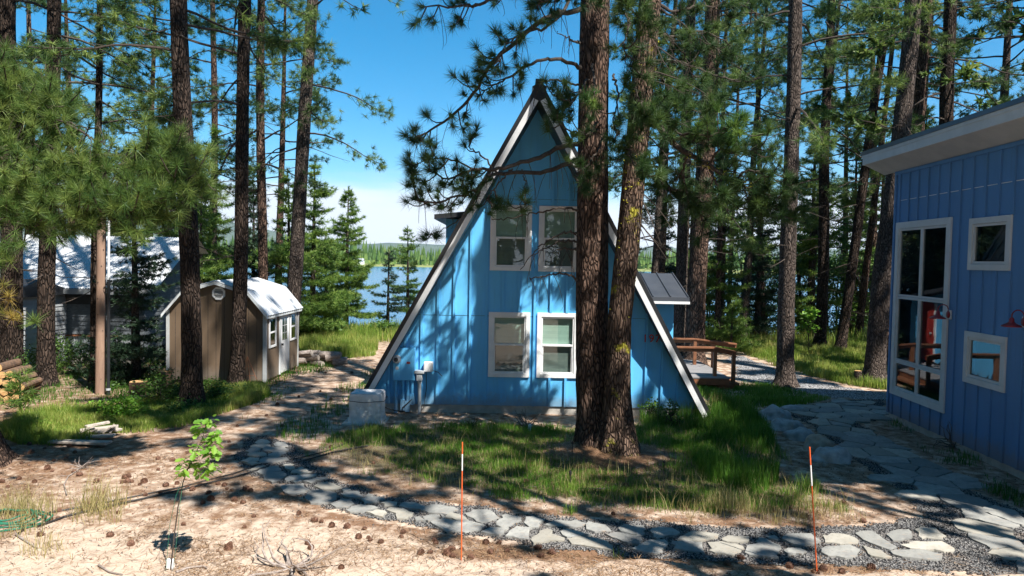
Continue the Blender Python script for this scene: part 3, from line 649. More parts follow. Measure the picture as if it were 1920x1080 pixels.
# entry bump on the right slope, with red door on its right side
eX = P(1261, 600, 17.35).x; eY0, eY1 = 17.35, 23.0
em = MB(); em.prism([(CX+1.6, eY0, Z0), (eX, eY0, Z0), (eX, eY0, 2.25), (CX+1.6, eY0, 2.25)], (0, eY1-eY0, 0)); entry = em.build('entry_wall', MT['blue'], cab)
tr_ = MB(); tr_.box(eX-.06, eX+.02, eY0-.02, eY0+.06, Z0, 2.25); tr_.build('corner_trim', MT['blue'], entry)
rn, rf = P(1293, 558, 16.95), P(1266, 513, 18.7); er = MB()
xe = rn.x; er_pts = [(CX+1.2, rn.y, rn.z), (xe, rn.y, rn.z), (xe-.02, rf.y, rf.z), (CX+1.2, rf.y, rf.z)]
er.poly([*er_pts, *[(a, b, c-.11) for a, b, c in er_pts]], [[0, 1, 2, 3], [7, 6, 5, 4], [0, 4, 5, 1], [1, 5, 6, 2], [2, 6, 7, 3], [3, 7, 4, 0]])
er2 = [(CX+1.2, rf.y+.001, rf.z), (xe-.02, rf.y+.001, rf.z), (xe, 23.3, 2.2), (CX+1.2, 23.3, 2.2)]
er.poly([*er2, *[(a, b, c-.11) for a, b, c in er2]], [[0, 1, 2, 3], [7, 6, 5, 4], [0, 4, 5, 1], [1, 5, 6, 2], [2, 6, 7, 3], [3, 7, 4, 0]])
for i in range(6):
    x = xe-.03-i*.42
    if x > CX+1.3: er.bar((x, rn.y, rn.z+.014), (x, rf.y, rf.z+.014), .025, .03)
er.build('entry_roof', MT['roofgrey'], entry)
ed = MB(); ed.prism([(CX+1.2, rn.y-.012, rn.z-.10), (xe+.01, rn.y-.012, rn.z-.10), (xe+.01, rn.y-.012, rn.z-.16), (CX+1.2, rn.y-.012, rn.z-.16)], (0, .06, 0)); ed.build('fascia', MT['white'], entry)
gw = MB(); gw.prism([(eX, eY0+.1, 2.24), (eX, rf.y, rf.z-.12), (eX, 22.9, 2.12)], (-.08, 0, 0)); gw.build('gable_infill', MT['blue'], entry)
dd = MB(); dd.box(eX+.001, eX+.045, 21.45, 22.4, .36, 2.12); door = dd.build('door', MT['redpaint'], entry, bevel=.005)
dk = MB(); dk.lathe([(.0, .045), (.03, .05), (.03, .10), (0, .105)], (eX, 21.56, 1.2), 'x', 12); dk.build('handle', MT['pipe'], door)
dt = MB(); dt.box(eX+.001, eX+.03, 21.33, 21.449, .36, 2.2); dt.box(eX+.001, eX+.03, 22.401, 22.52, .36, 2.2); dt.box(eX+.001, eX+.03, 21.45, 22.4, 2.121, 2.2); dt.build('door_trim', MT['white'], entry)
# house number
def text_obj(name, body, size, loc, rot, m, ext=.008):
    cu = bpy.data.curves.new(name, 'FONT'); cu.body = body; cu.size = size; cu.extrude = ext; cu.align_x = 'CENTER'; cu.align_y = 'CENTER'; cu.space_character = 1.12
    o = bpy.data.objects.new(name, cu); COL.objects.link(o); dg = bpy.context.evaluated_depsgraph_get()
    me = bpy.data.meshes.new_from_object(o.evaluated_get(dg)); bpy.data.objects.remove(o)
    n = bpy.data.objects.new(name, me); COL.objects.link(n); me.materials.clear(); me.materials.append(m); n.location = loc; n.rotation_euler = rot; return n
pn = P(1221, 635, FY-.03); num = text_obj('house_number', '197', .23, (pn.x-.43, -.062, pn.z), (math.pi/2, 0, 0), MT['redpaint'], .01); num.parent = cab

# meter panel, conduits and boxes on the left of the front wall
def wp(px, py): return P(px, py, FY)
a, b = wp(739, 711), wp(780, 651); mp_ = empty('electric_panel', (a.x, FY, a.z), 'blue electric meter panel with a round meter on the cabin front', 'meter box')
m1 = MB(); m1.box(a.x, b.x-.0, FY-.16, FY-.027, a.z, b.z); m1.build('cabinet', MT['blue'], mp_, bevel=.008)
sx = wp(753, 680).x; m2 = MB(); m2.box(sx+.01, b.x-.012, FY-.172, FY-.161, a.z+.015, b.z-.02); m2.build('cover', MT['blue'], mp_, bevel=.003)
mc = wp(746.5, 671); m3 = MB(); m3.lathe([(.085, FY-.16), (.085, FY-.20), (.068, FY-.205), (.066, FY-.265), (.05, FY-.275), (0, FY-.275)], (mc.x, 0, mc.z), 'y', 24); me_ = m3.build('meter', MT['pipe'], mp_, smooth=False)
m4 = MB(); m4.lathe([(.045, FY-.278), (0, FY-.28)], (mc.x, 0, mc.z), 'y', 16); m4.build('dial', MT['dark'], me_)
m5 = MB(); s = wp(747, 688); m5.box(s.x-.03, s.x+.03, FY-.165, FY-.161, s.z-.03, s.z+.03); m5.build('sticker', MT['pipe'], mp_)
m6 = MB(); s = wp(768, 678); m6.box(s.x-.035, s.x+.035, FY-.176, FY-.173, s.z-.022, s.z+.022); m6.build('warning_label', MT['redpaint'], mp_)
cb = MB()
for i, px in enumerate((744, 757, 766, 774)):
    t0 = wp(px, 712); t1 = wp(px, (787, 765, 768, 755)[i]); cb.tube([(t0.x, FY-.09, t0.z), (t0.x, FY-.09, (t0.z+t1.z)/2), (t0.x, FY-.08, max(t1.z, 0))], (.032, .032, .032) if i else (.036, .036, .036), 8)
    if i: cb.box(t0.x-.045, t0.x+.045, FY-.13, FY-.028, t1.z-.02, t1.z+.2)
cb.build('conduit', MT['blue'], mp_, smooth=False)
s0 = wp(787, 785); s1 = wp(788, 712); sp2 = empty('utility_riser', (s0.x, FY-.1, 0), 'grey plastic riser pipe standing beside the blue meter panel', 'pipe')
m7 = MB(); m7.tube([(s0.x, FY-.10, -.05), (s0.x, FY-.10, s1.z)], (.036, .036), 12); m7.lathe([(.046, .62), (.046, .70)], (s0.x, FY-.10, 0), 'z', 12); m7.build('pipe', MT['pipe'], sp2, smooth=False)
m8 = MB(); m8.box(s0.x-.06, s0.x+.055, FY-.17, FY-.028, s1.z, s1.z+.15); m8.box(s0.x-.10, s0.x+.10, FY-.19, FY-.028, s1.z+.151, s1.z+.21); m8.build('head', MT['pipe'], sp2, bevel=.01)
a, b = wp(796, 695), wp(811, 679); wbx = empty('junction_box', (a.x, FY, a.z), 'small white junction box on the blue siding beside the meter panel', 'junction box')
m9 = MB(); m9.box(a.x, b.x+.02, FY-.16, FY-.027, a.z, b.z+.02); m9.build('cover', MT['white'], wbx, bevel=.012)
m10 = MB(); m10.tube([(a.x+.04, FY-.06, a.z), (a.x+.05, FY-.05, a.z-.35), (a.x+.0, FY-.05, a.z-.75), (a.x-.05, FY-.08, .05)], (.008,)*4, 6); m10.tube([(b.x, FY-.06, a.z+.02), (b.x+.12, FY-.04, a.z-.02), (b.x+.2, FY-.03, a.z-.1)], (.008,)*3, 6); m10.build('cable', MT['black'], wbx)
cbl = MB(); q0 = wp(713, 770); cbl.tube([(q0.x, FY-.3, .22), (q0.x+.25, FY-.25, .1), (q0.x+.5, FY-.25, .06), (wp(757, 765).x, FY-.15, .12), (wp(775, 740).x, FY-.12, .3)], (.012,)*5, 6)
tag(cbl.build('power_cable', MT['black'], origin=(q0.x, FY-.3, .2)), 'black cable running from the covered unit to the conduits', 'cable')

# ------------------------------------------------------------------ covered heat pump
g0 = GT(683, 797); hx_, hy_ = g0.x, g0.y+.28; hp = empty('covered_heat_pump', (hx_, hy_, 0), 'outdoor unit wrapped in a white tarp at the left foot of the cabin', 'heat pump')
cov = MB(); nn = 26; W, D, H = .30, .27, .56
def cube_grid():
    V = {}; fs = []
    def vid(i, j, k):
        key = (i, j, k)
        if key not in V:
            p = Vector((i/nn*2-1, j/nn*2-1, k/nn*2-1)); r = Vector((math.copysign(abs(p.x)**1, p.x), p.y, p.z)); l = max(abs(r.x), abs(r.y)); cr_ = .16
            q = Vector((max(-1+cr_, min(1-cr_, r.x)), max(-1+cr_, min(1-cr_, r.y)), min(1-cr_, r.z))); d = r-q; dl = d.length
            r = q+d*(cr_/dl if dl > cr_ else 1)
            nz_ = mnoise.noise(Vector((r.x*2.2, r.y*2.2, r.z*1.3+7)))*.06+mnoise.noise(Vector((r.x*7, r.y*7, r.z*1.2)))*.045+abs(mnoise.noise(Vector((r.x*3+r.z*2.5, r.y*3, r.z*4))))*-.05
            fl_ = 1+.07*max(0, -r.z)+nz_
            V[key] = (hx_+r.x*W*fl_, hy_+r.y*D*fl_, .03+(r.z*.5+.5)*H+nz_*.15); order.append(key)
        return order.index(key)
    order = []
    idx = {}
    for face in range(6):
        for a_ in range(nn):
            for b_ in range(nn):
                qs = []
                for u, v_ in ((a_, b_), (a_+1, b_), (a_+1, b_+1), (a_, b_+1)):
                    key = [(0, u, v_), (nn, v_, u), (u, nn, v_), (v_, 0, u), (v_, u, 0), (u, v_, nn)][face]
                    if key not in idx: vid(*key); idx[key] = len(idx)
                    qs.append(idx[key])
                fs.append(qs)
    return [V[k_] for k_ in order], fs
V_, fs_ = cube_grid(); cov.add(V_, fs_); cov.build('tarp_cover', MT['tarp'], hp, smooth=True)
rp = MB(); rp.tube([(hx_+W*1.02*math.cos(t)*1.02*(1 if abs(math.cos(t)) > .7 else 1), hy_+D*1.05*math.sin(t), .40+.01*math.sin(5*t)) for t in np.linspace(0, 2*math.pi, 25)], (.004,)*25, 4)
rp = MB(); rp.tube([(hx_+W*1.16*math.copysign(min(1, abs(1.25*math.cos(t))), math.cos(t)), hy_+D*1.16*math.copysign(min(1, abs(1.25*math.sin(t))), math.sin(t)), .44+.012*math.sin(5*t)) for t in np.linspace(0, 2*math.pi, 41)], (.006,)*41, 5); rp.build('strap', MT['black'], hp)
pd = MB(); pd.box(hx_-.42, hx_+.38, hy_-.36, hy_+.32, -.06, .035); pd.build('pad', MT['concrete'], hp, bevel=.02)

# ------------------------------------------------------------------ deck beside the cabin
dk_ = empty('wooden_deck', (4.3, 18.3, 0), 'low wooden deck with cedar railings on the right side of the blue cabin', 'deck')
DZ = P(1340, 704, 18.1).z; xa = P(1341, 660, 18.0).x; xend = P(1364, 706, 18.0).x; x_in = CX+HB*(1-.35/HT)-.35
b_ = MB()
for i in range(35):
    y = 17.75+i*.145; b_.box(x_in, xend, y, y+.135, DZ-.03, DZ)
b_.build('decking', MT['deck'], dk_)
b_ = MB(); b_.box(x_in, xend-.02, 17.76, 17.80, DZ-.19, DZ-.032); b_.box(xend-.06, xend-.02, 17.80, 22.8, DZ-.19, DZ-.032); b_.build('rim_joist', MT['wood'], dk_, bevel=.004)
b_ = MB(); b_.prism([(xend-.28, 17.82, .0), (xend+.12, 17.82, .0), (xend+.12, 17.82, .10), (xend-.02, 17.82, .13), (xend-.28, 17.82, DZ-.19)], (0, .05, 0)); b_.box(xend, xend+.28, 17.9, 19.9, .10, .145); b_.build('step', MT['wood'], dk_)
zr = P(1341, 652, 18).z; pe = P(1376, 660, 18.0); zpe = pe.z
def post(x, y, z0, z1):
    m = MB(); m.box(x-.045, x+.045, y-.045, y+.045, z0, z1); return m.build('post', MT['wood'], dk_, bevel=.005)
post(xa, 18.0, DZ, zr-.02); post(pe.x, 18.0, 0, zpe-.02); post(P(1303, 640, 20).x, 20.0, DZ, zr-.02); post(P(1337, 660, 20).x, 20.0, DZ-.2, zr-.12); post(x_in+.55, 18.02, DZ, zr-.02)
def rail(p, q):
    m = MB(); m.bar(p, q, .14, .04); m.bar(Vector(p)-Vector((0, 0, .065)), Vector(q)-Vector((0, 0, .065)), .04, .088); return m.build('railing', MT['wood'], dk_, bevel=.003)
rail((x_in+.1, 18.0, zr), (xa+.02, 18.0, zr)); rail((xa+.025, 18.0, zr), (pe.x+.05, 18.0, zpe)); x3 = P(1303, 640, 20).x; rail((x_in+.1, 20.0, zr), (x3, 20.0, zr)); rail((x3+.005, 20.0, zr), (P(1380, 662, 20).x, 20.0, zpe-.02))

# ------------------------------------------------------------------ blue house on the right (wall runs away from the camera)
c0 = G(1664, 783); c1 = G(1920, 901); dv = (Vector(c0)-Vector(c1)); dv.z = 0; dv.normalize()
HR = -math.atan2(dv.x, dv.y)+math.pi/2
hs_ = empty('blue_house', (c0.x, c0.y, 0), 'long dark blue board and batten house with tall window at the right edge', 'house', rz=math.atan2(dv.y, dv.x))
HM = Matrix.Translation((c0.x, c0.y, 0)) @ Matrix.Rotation(math.atan2(dv.y, dv.x), 4, 'Z'); HMi = HM.inverted()
def WPt(px, py, off=0.0):              # pixel -> (u, z) on the wall plane (u negative towards the camera)
    d = HMi.to_3x3() @ ray(px, py); o = HMi @ Vector((0, 0, CAMH)); t = (off-o.y)/d.y; q = o+d*t; return q.x, q.z
print('house local', WPt(1664, 783), WPt(1920, 901), WPt(1678, 323), WPt(1920, 263))
ZT = (WPt(1678, 323)[1]+WPt(1920, 263)[1])/2; LEN = 7.1
def rect(pts):
    q = [WPt(*p) for p in pts]; return (q[0][0]+q[3][0])/2, (q[1][0]+q[2][0])/2, (q[2][1]+q[3][1])/2, (q[0][1]+q[1][1])/2     # u0(far) u1(near) zlow ztop
big = rect([(1681.7, 418.7), (1785.3, 406), (1773, 775.7), (1671.7, 737)]); up = rect([(1819.3, 410), (1899, 402.7), (1895, 508), (1816.7, 506)]); lo = rect([(1812.4, 620.2), (1890.5, 632.2), (1885.5, 736.3), (1808.9, 715.9)])
print('rects', big, up, lo)
ops = []
for r_ in (big, up, lo):
    u1, u0 = r_[0], r_[1]; ops.append([u0, u1, r_[2], r_[3]])      # u0<u1
mid = (ops[1][0]+ops[2][0])/2, (ops[1][1]+ops[2][1])/2
ops[1][0] = ops[2][0] = mid[0]; ops[1][1] = ops[2][1] = mid[1]
HZ0 = .12
hwm = MB(); T = .15
def hb(u0, u1, z0, z1): hwm.box(u0, u1, -T, 0, z0, z1)
B_, U_, L_ = ops; ins = .09
hb(-LEN, U_[0]+ins, HZ0, ZT); hb(U_[1]-ins, B_[0]+ins, HZ0, ZT); hb(B_[1]-ins, 0, HZ0, ZT)
hb(U_[0]+ins, U_[1]-ins, U_[3]-ins, ZT); hb(U_[0]+ins, U_[1]-ins, L_[3]-ins, U_[2]+ins); hb(U_[0]+ins, U_[1]-ins, HZ0, L_[2]+ins)
hb(B_[0]+ins, B_[1]-ins, B_[3]-ins, ZT); hb(B_[0]+ins, B_[1]-ins, HZ0, B_[2]+ins)
hwm.box(-T, 0, -6.5, -T, HZ0, ZT-.3); hwm.box(-LEN, -LEN+T, -6.5, -T, HZ0, ZT-.3); hwm.box(-LEN, 0, -6.65, -6.5, HZ0, ZT-.9)
hwm.build('wall', MT['blue2'], hs_, local=True)
btm = MB(); flm = MB(); us = [-.012+0]; 
ulist = [WPt(x, 340)[0] for x in (1689.3, 1706, 1723, 1742.7, 1762, 1783, 1804.7, 1827.7, 1852, 1877, 1903)]; st = (ulist[-1]-ulist[0])/10
zfl = WPt(1680, 377.7)[1]; u = ulist[0]; prev = 0
bu = []
while u > -LEN+.05: bu.append(u); u += st
for i, u in enumerate(bu):
    segs = [(HZ0, ZT-.07)]
    for o in ops:
        if o[0]-.03 < u < o[1]+.03:
            ns = []
            for a, b in segs:
                if o[3] < a or o[2] > b: ns.append((a, b)); continue
                if o[2] > a: ns.append((a, o[2]-.004))
                if o[3] < b: ns.append((o[3]+.004, b))
            segs = ns
    for a, b in segs:
        if b-a > .04: btm.box(u-.025, u+.025, 0, .024, a, b)
    nu = bu[i+1] if i+1 < len(bu) else -LEN
    flm.box(nu+.05, u-.05, 0, .012, zfl-.004, zfl+.006)
btm.box(-.04, .022, 0, .028, HZ0, ZT-.07); btm.box(-LEN, .022, 0, .03, ZT-.068, ZT)
btm.build('battens', MT['blue2'], hs_, local=True); flm.build('flashing', MT['white'], hs_, local=True)
fm_ = MB(); fm_.box(-LEN+.02, -.02, -.14, -.02, -.2, HZ0-.003); fm_.box(-.14, -.02, -6.4, -.14, -.2, HZ0-.003); fm_.build('foundation', MT['concrete'], hs_, local=True)
ib = MB(); ib.box(-LEN+.3, -.3, -3.2, -3.15, .2, ZT-.4); ib.box(-LEN+.3, -.3, -3.1, -T-.02, .1, .13); ib.build('interior_wall', MT['dark'], hs_, local=True)
# roof: fascia, soffit, dark metal
of = .46; zf0 = WPt(1617, 311, of)[1]; zf0 = (zf0+WPt(1920, 217, of)[1])/2; ztop = (WPt(1615, 294, of)[1]+WPt(1920, 190, of)[1])/2; zr_ = (WPt(1615, 287, of)[1]+WPt(1920, 180, of)[1])/2
ue = WPt(1617, 311, of)[0]; un = -LEN-.5; print('roof', zf0, ztop, zr_, ue)
rm = MB(); rm.poly([(ue+.03, of+.03, ztop), (un, of+.03, ztop), (un, -7.0, ztop-1.3), (ue+.03, -7.0, ztop-1.3), (ue+.03, of+.03, zr_), (un, of+.03, zr_), (un, -7.0, zr_-1.3), (ue+.03, -7.0, zr_-1.3)], [[0, 1, 2, 3], [7, 6, 5, 4], [0, 4, 5, 1], [1, 5, 6, 2], [2, 6, 7, 3], [3, 7, 4, 0]])
rm.build('roof', MT['roofgrey'], hs_, local=True)
fa = MB(); fa.box(un+.02, ue, of-.02, of, zf0, ztop-.002); fa.prism([(ue, of-.02, zf0), (ue, of-.02, ztop-.002), (ue, -6.9, ztop-1.3), (ue, -6.9, zf0-1.3)], (-.02, 0, 0)); fa.build('fascia', MT['offwhite'], hs_, local=True)
fb2 = MB(); fb2.box(un+.02, ue+.012, of+.001, of+.014, ztop-.06, ztop-.003); fb2.build('drip_edge', MT['offwhite'], hs_, local=True)
sf = MB(); sf.poly([(ue-.02, of-.02, zf0+.01), (un, of-.02, zf0+.01), (un, 0, ZT+.001), (ue-.02, 0, ZT+.001), (ue-.02, of-.02, zf0+.05), (un, of-.02, zf0+.05), (un, 0, ZT+.05), (ue-.02, 0, ZT+.05)], [[0, 1, 2, 3], [7, 6, 5, 4], [0, 4, 5, 1], [1, 5, 6, 2], [2, 6, 7, 3], [3, 7, 4, 0]]); sf.build('soffit', MT['soffit'], hs_, local=True)
def frame_window(o, cols, rows_, tw=.11, name='window', blind=None):
    m = MB(); u0, u1, z0, z1 = o; y = .035
    m.box(u0, u1, 0, y, z1-tw, z1); m.box(u0, u1, 0, y, z0, z0+tw); m.box(u0, u0+tw, 0, y, z0+tw, z1-tw); m.box(u1-tw, u1, 0, y, z0+tw, z1-tw)
    w_ = m.build(name, MT['offwhite'], hs_, local=True, bevel=.004); s = MB(); g = MB(); iu0, iu1, iz0, iz1 = u0+tw, u1-tw, z0+tw, z1-tw
    cu = np.linspace(iu0, iu1, cols+1); rz_ = [iz0]+[iz0+(iz1-iz0)*f for f in rows_]+[iz1]
    for i in range(cols):
        for j in range(len(rz_)-1):
            a, b, c, d = cu[i], cu[i+1], rz_[j], rz_[j+1]; f = .045; 
            s.box(a+.004, b-.004, -.04, .016, d-f, d-.004); s.box(a+.004, b-.004, -.04, .016, c+.004, c+f); s.box(a+.004, a+f, -.04, .016, c+f, d-f); s.box(b-f, b-.004, -.04, .016, c+f, d-f)
            g.box(a+f, b-f, -.015, -.009, c+f, d-f)
    s.build('sash', MT['offwhite'], w_, local=True); g.build('pane', MT['glass2'], w_, local=True)
    if blind: bb = MB(); bb.box(iu0, iu1, -.12, -.115, iz0, iz1); bb.build('blind', MT[blind], w_, local=True)
zz = [WPt(1686, 677)[1], WPt(1689, 556)[1]]; H_ = B_[3]-B_[2]-.26
frame_window(B_, 2, [(zz[0]-B_[2]-.13)/H_, (zz[1]-B_[2]-.13)/H_], .13); frame_window(U_, 1, [], .10, blind='dimblind'); frame_window(L_, 1, [], .10, blind='dimblind')
def barn_lamp(px, py, label):
    u, z = WPt(px, py); wpos = HM @ Vector((u, .0, z)); o = empty('barn_lamp', (0, 0, 0), label, 'wall lamp', 'red barn lamps on the blue house'); o.matrix_world = HM @ Matrix.Translation((u, .004, z)); o['_wl'] = (0, 0, 0); o.scale = (.74, .74, .74)
    m = MB(); m.box(-.075, .075, .0, .045, -.11, .11); m.build('mounting_block', MT['offwhite'], o, local=True, bevel=.004)
    m = MB(); m.lathe([(.0, .075), (.05, .07), (.085, .047)], (0, 0, 0), 'y', 20); m.lathe([(.085, .046), (.09, .05), (.085, .055)], (0, 0, 0), 'y', 20); m.build('back_plate', MT['red'], o, local=True, smooth=True)
    m = MB(); p = [(0, .06+.0, .03)]+[(0, .17+.12*math.cos(t), .12+.12*math.sin(t)) for t in np.linspace(math.pi*1.05, -.05, 12)]+[(0, .29, .05)]; m.tube(p, (.012,)*len(p), 8); m.build('gooseneck', MT['red'], o, local=True, smooth=True)
    m = MB(); m.lathe([(.022, .09), (.045, .06), (.05, .0), (.085, -.03), (.17, -.075), (.19, -.10), (.187, -.10), (.16, -.075), (.04, -.03)], (0, .29, .0), 'z', 28); m.build('shade', MT['red'], o, local=True, smooth=True)
    m = MB(); m.lathe([(0, -.1), (.03, -.085), (.033, -.05), (.02, -.02)], (0, .29, 0), 'z', 12); m.build('bulb', MT['white'], o, local=True, smooth=True)
barn_lamp(1782, 590, 'red gooseneck barn lamp between the tall window and the lower small window')
barn_lamp(1925, 604, 'red gooseneck barn lamp cut by the right edge of the view')

# ------------------------------------------------------------------ shed
SX0, SX1, SY0 = -8.44, -6.03, 17.36; SY1 = SY0+2.65; SC_ = (SX0+SX1)/2
sh = empty('garden_shed', (SC_, SY0, 0), 'tan barn style shed with pale metal roof and white door', 'shed')
prof = [(-1.205, 1.80), (-.78, 2.24), (0, 2.47), (.78, 2.24), (1.205, 1.80)]
m = MB(); m.prism([(SX0, SY0, .08)]+[(SC_+a, SY0, b) for a, b in prof]+[(SX1, SY0, .08)], (0, SY1-SY0, 0)); m.build('wall', MT['taupe'], sh)
m = MB()
for i in range(1, 12): x = SX0+i*.2; m.box(x-.006, x+.006, SY0-.003, SY0-.001, .1, min(1.8+.5*(1-abs(x-SC_)/1.2)*1, 2.4)-.05)
m.build('groove', MT['twig'], sh)
for bx4 in ((SX0-.02, SX0+.06, SY0-.022, SY0-.005, .05, 1.80), (SX1-.06, SX1+.02, SY0-.022, SY0-.005, .05, 1.80), (SX1+.001, SX1+.021, SY0-.005, SY0+.07, .05, 1.78), (SX1+.001, SX1+.021, SY1-.07, SY1, .05, 1.78)): m = MB(); m.box(*bx4); m.build('corner_trim', MT['soffit'], sh, bevel=.003)
rp_ = [(-1.30, 1.70), (-.80, 2.29), (0, 2.53), (.80, 2.29), (1.30, 1.70)]
m = MB(); rr = []
def corr_strip(mb, a, b, y0, y1, pitch=.075, amp=.011, thick=0):
    a = Vector(a); b = Vector(b); d = (b-a); nrm = Vector((d.z, 0, -d.x)).normalized(); nrm = nrm if nrm.z > 0 else -nrm; n = int((y1-y0)/pitch*6)
    V = []
    for i in range(n+1):
        y = y0+(y1-y0)*i/n; o = nrm*(amp*max(-.3, math.sin(2*math.pi*(y-y0)/pitch)))
        for p in (a, b): V.append((p.x+o.x, y, p.z+o.z))
    mb.add(V, [(2*i, 2*i+1, 2*i+3, 2*i+2) for i in range(n)])
for (a, b) in zip(rp_[:-1], rp_[1:]): corr_strip(m, (SC_+a[0], 0, a[1]), (SC_+b[0], 0, b[1]), SY0-.12, SY1+.12, .19, .02)
m.build('roof', MT['corr_w'], sh)
m = MB()
for (a, b) in zip(rp_[:-1], rp_[1:]):
    m.prism([(SC_+a[0], SY0-.13, a[1]-.012), (SC_+b[0], SY0-.13, b[1]-.012), (SC_+b[0], SY0-.13, b[1]-.09), (SC_+a[0], SY0-.13, a[1]-.09)], (0, .02, 0))
m.box(SC_+1.27, SC_+1.285, SY0-.1, SY1+.1, 1.62, 1.70); m.build('barge_board', MT['offwhite'], sh)
m = MB(); vc_ = P(410, 550, SY0-.02); pts = [(vc_.x+.17*math.cos(R(22.5+45*i)), SY0-.03, vc_.z+.17*math.sin(R(22.5+45*i))) for i in range(8)]; m.prism(pts, (0, .03, 0)); vt = m.build('vent', MT['white'], sh)
m = MB()
for i in range(6):
    z = vc_.z-.085+i*.034; h = math.sqrt(max(0.0, .115**2-(z-vc_.z)**2)); m.box(vc_.x-h, vc_.x+h, SY0-.034, SY0-.031, z-.010, z+.010)
m.build('louvres', MT['dark'], vt)
def side_win(y0, y1, z0, z1):
    m = MB(); x = SX1; t = .05; m.box(x, x+.025, y0, y1, z1-t, z1); m.box(x, x+.025, y0, y1, z0, z0+t); m.box(x, x+.025, y0, y0+t, z0+t, z1-t); m.box(x, x+.025, y1-t, y1, z0+t, z1-t); m.box(x, x+.02, y0+t, y1-t, (z0+z1)/2-.02, (z0+z1)/2+.02)
    o = m.build('window', MT['white'], sh); m = MB(); m.box(x+.002, x+.008, y0+t, y1-t, z0+t, (z0+z1)/2-.021); m.box(x+.002, x+.008, y0+t, y1-t, (z0+z1)/2+.021, z1-t); m.build('pane', MT['glass2'], o)
    m = MB(); m.box(x+.0005, x+.0015, y0+t, y1-t, z0+t, z1-t); m.build('backing', MT['dark'], o)
side_win(17.60, 18.12, .86, 1.62); side_win(19.28, 19.80, .86, 1.62)
m = MB(); m.box(SX1, SX1+.03, 18.38, 18.45, .08, 1.72); m.box(SX1, SX1+.03, 19.08, 19.15, .08, 1.72); m.box(SX1, SX1+.03, 18.451, 19.079, 1.64, 1.72); m.build('door_frame', MT['offwhite'], sh)
m = MB(); m.box(SX1, SX1+.02, 18.451, 19.079, .10, 1.638); dr_ = m.build('door', MT['white'], sh); m = MB(); m.box(SX1+.021, SX1+.024, 18.58, 18.95, .95, 1.52); m.build('pane', MT['glass2'], dr_)
m = MB(); m.lathe([(0, .02), (.03, .022), (.03, .07), (0, .075)], (SX1, 18.52, .85), 'x', 10); m.build('handle', MT['black'], dr_)
m = MB()
for z in (1.135, 1.33): m.box(SX1+.0245, SX1+.03, 18.58, 18.95, z, z+.012)
m.box(SX1+.0245, SX1+.03, 18.76, 18.772, .95, 1.52); m.build('muntin', MT['white'], dr_)
m = MB(); m.box(SX0+.05, SX1-.05, SY0+.05, SY1-.05, -.1, .078); m.build('skid', MT['greywood'], sh)

# ------------------------------------------------------------------ grey house on the left
gx1 = P(270, 560, 20).x; gh = empty('grey_shingle_house', (gx1-3, 20, 0), 'low grey shingled house with pale metal roof behind the left pines', 'house'); gx0 = gx1-9.5
ze = P(120, 535, 20).z; ywall = 20.0; yr = 22.3; zrg = P(333, 445, yr).z
m = MB(); m.prism([(gx1, ywall, .35), (gx1, ywall, ze-.05), (gx1, yr, zrg-.1), (gx1, yr+.7, zrg-.5), (gx1, yr+.7, .35)], (gx0-gx1, 0, 0)); m.build('wall', MT['shingle'], gh)
m = MB()
for i in range(12): z = .86+i*.125; m.prism([(gx0, ywall-.004, z), (gx0, ywall-.022, z), (gx0, ywall-.004, z+.12)], (gx1-gx0, 0, 0))
for i in range(18):
    z = .86+i*.125; yy = ywall if z < ze-.1 else ywall+(z-ze+.1)*1.6
    if z < zrg-.2: m.prism([(gx1+.004, yy, z), (gx1+.022, yy, z), (gx1+.004, yy, z+.12)], (0, yr+.65-yy, 0))
m.build('shingles', MT['shingle'], gh)
m = MB(); nn = int((gx1-gx0+.5)/.02); V = []
for i in range(nn+1):
    x = gx0+i*.02; o = .010*math.sin(i*.02/.076*2*math.pi)
    V += [(x, ywall-.35, ze-.06+o), (x, yr, zrg+o), (x, yr+.8, zrg-.5+o)]
m.add(V, [(3*i+k, 3*i+3+k, 3*i+4+k, 3*i+1+k) for i in range(nn) for k in (0, 1)]); m.build('roof', MT['corr_w'], gh)
m = MB(); m.box(gx0, gx1+.3, ywall-.36, ywall-.33, ze-.22, ze-.075); m.box(gx0, gx1+.2, ywall-.33, ywall-.0, ze-.215, ze-.18); m.bar((gx1+.3, ywall-.35, ze-.14), (gx1+.3, yr, zrg-.08), .03, .13); m.build('fascia', MT['corr'], gh)
m = MB(); m.box(gx0, gx1, ywall-.05, ywall-.02, ze-.52, ze-.25); m.build('eave_shade_strip', MT['dark'], gh)  # dark strip standing in for the shade under the eave
m = MB(); corr = []
n = int((gx1-gx0)/.0125); V = []
for i in range(n+1):
    x = gx0+i*.0125; yo = ywall-.03+.012*math.sin(i*.0125/.07*2*math.pi); V += [(x, yo, .30), (x, yo, .80)]
m.add(V, [(2*i, 2*i+2, 2*i+3, 2*i+1) for i in range(n)]); m.build('skirting', MT['corr'], gh)
m = MB(); m.box(gx0, gx1, ywall-.08, ywall-.045, .80, .84); m.build('trim_board', MT['wood'], gh)
m = MB(); m.box(gx0, gx1, ywall-.06, ywall+.1, -.1, .295); m.build('foundation', MT['concrete'], gh)
m = MB(); a, b = P(40, 601, ywall-.03), P(73, 559, ywall-.03); y = ywall-.03; t = .07
for x0, x1, z0, z1 in ((a.x, b.x, b.z-t, b.z), (a.x, b.x, a.z, a.z+t), (a.x, a.x+t, a.z+t, b.z-t), (b.x-t, b.x, a.z+t, b.z-t), (a.x+t, b.x-t, (a.z+b.z)/2-.03, (a.z+b.z)/2+.03)): m.box(x0, x1, y-.04, y, z0, z1)
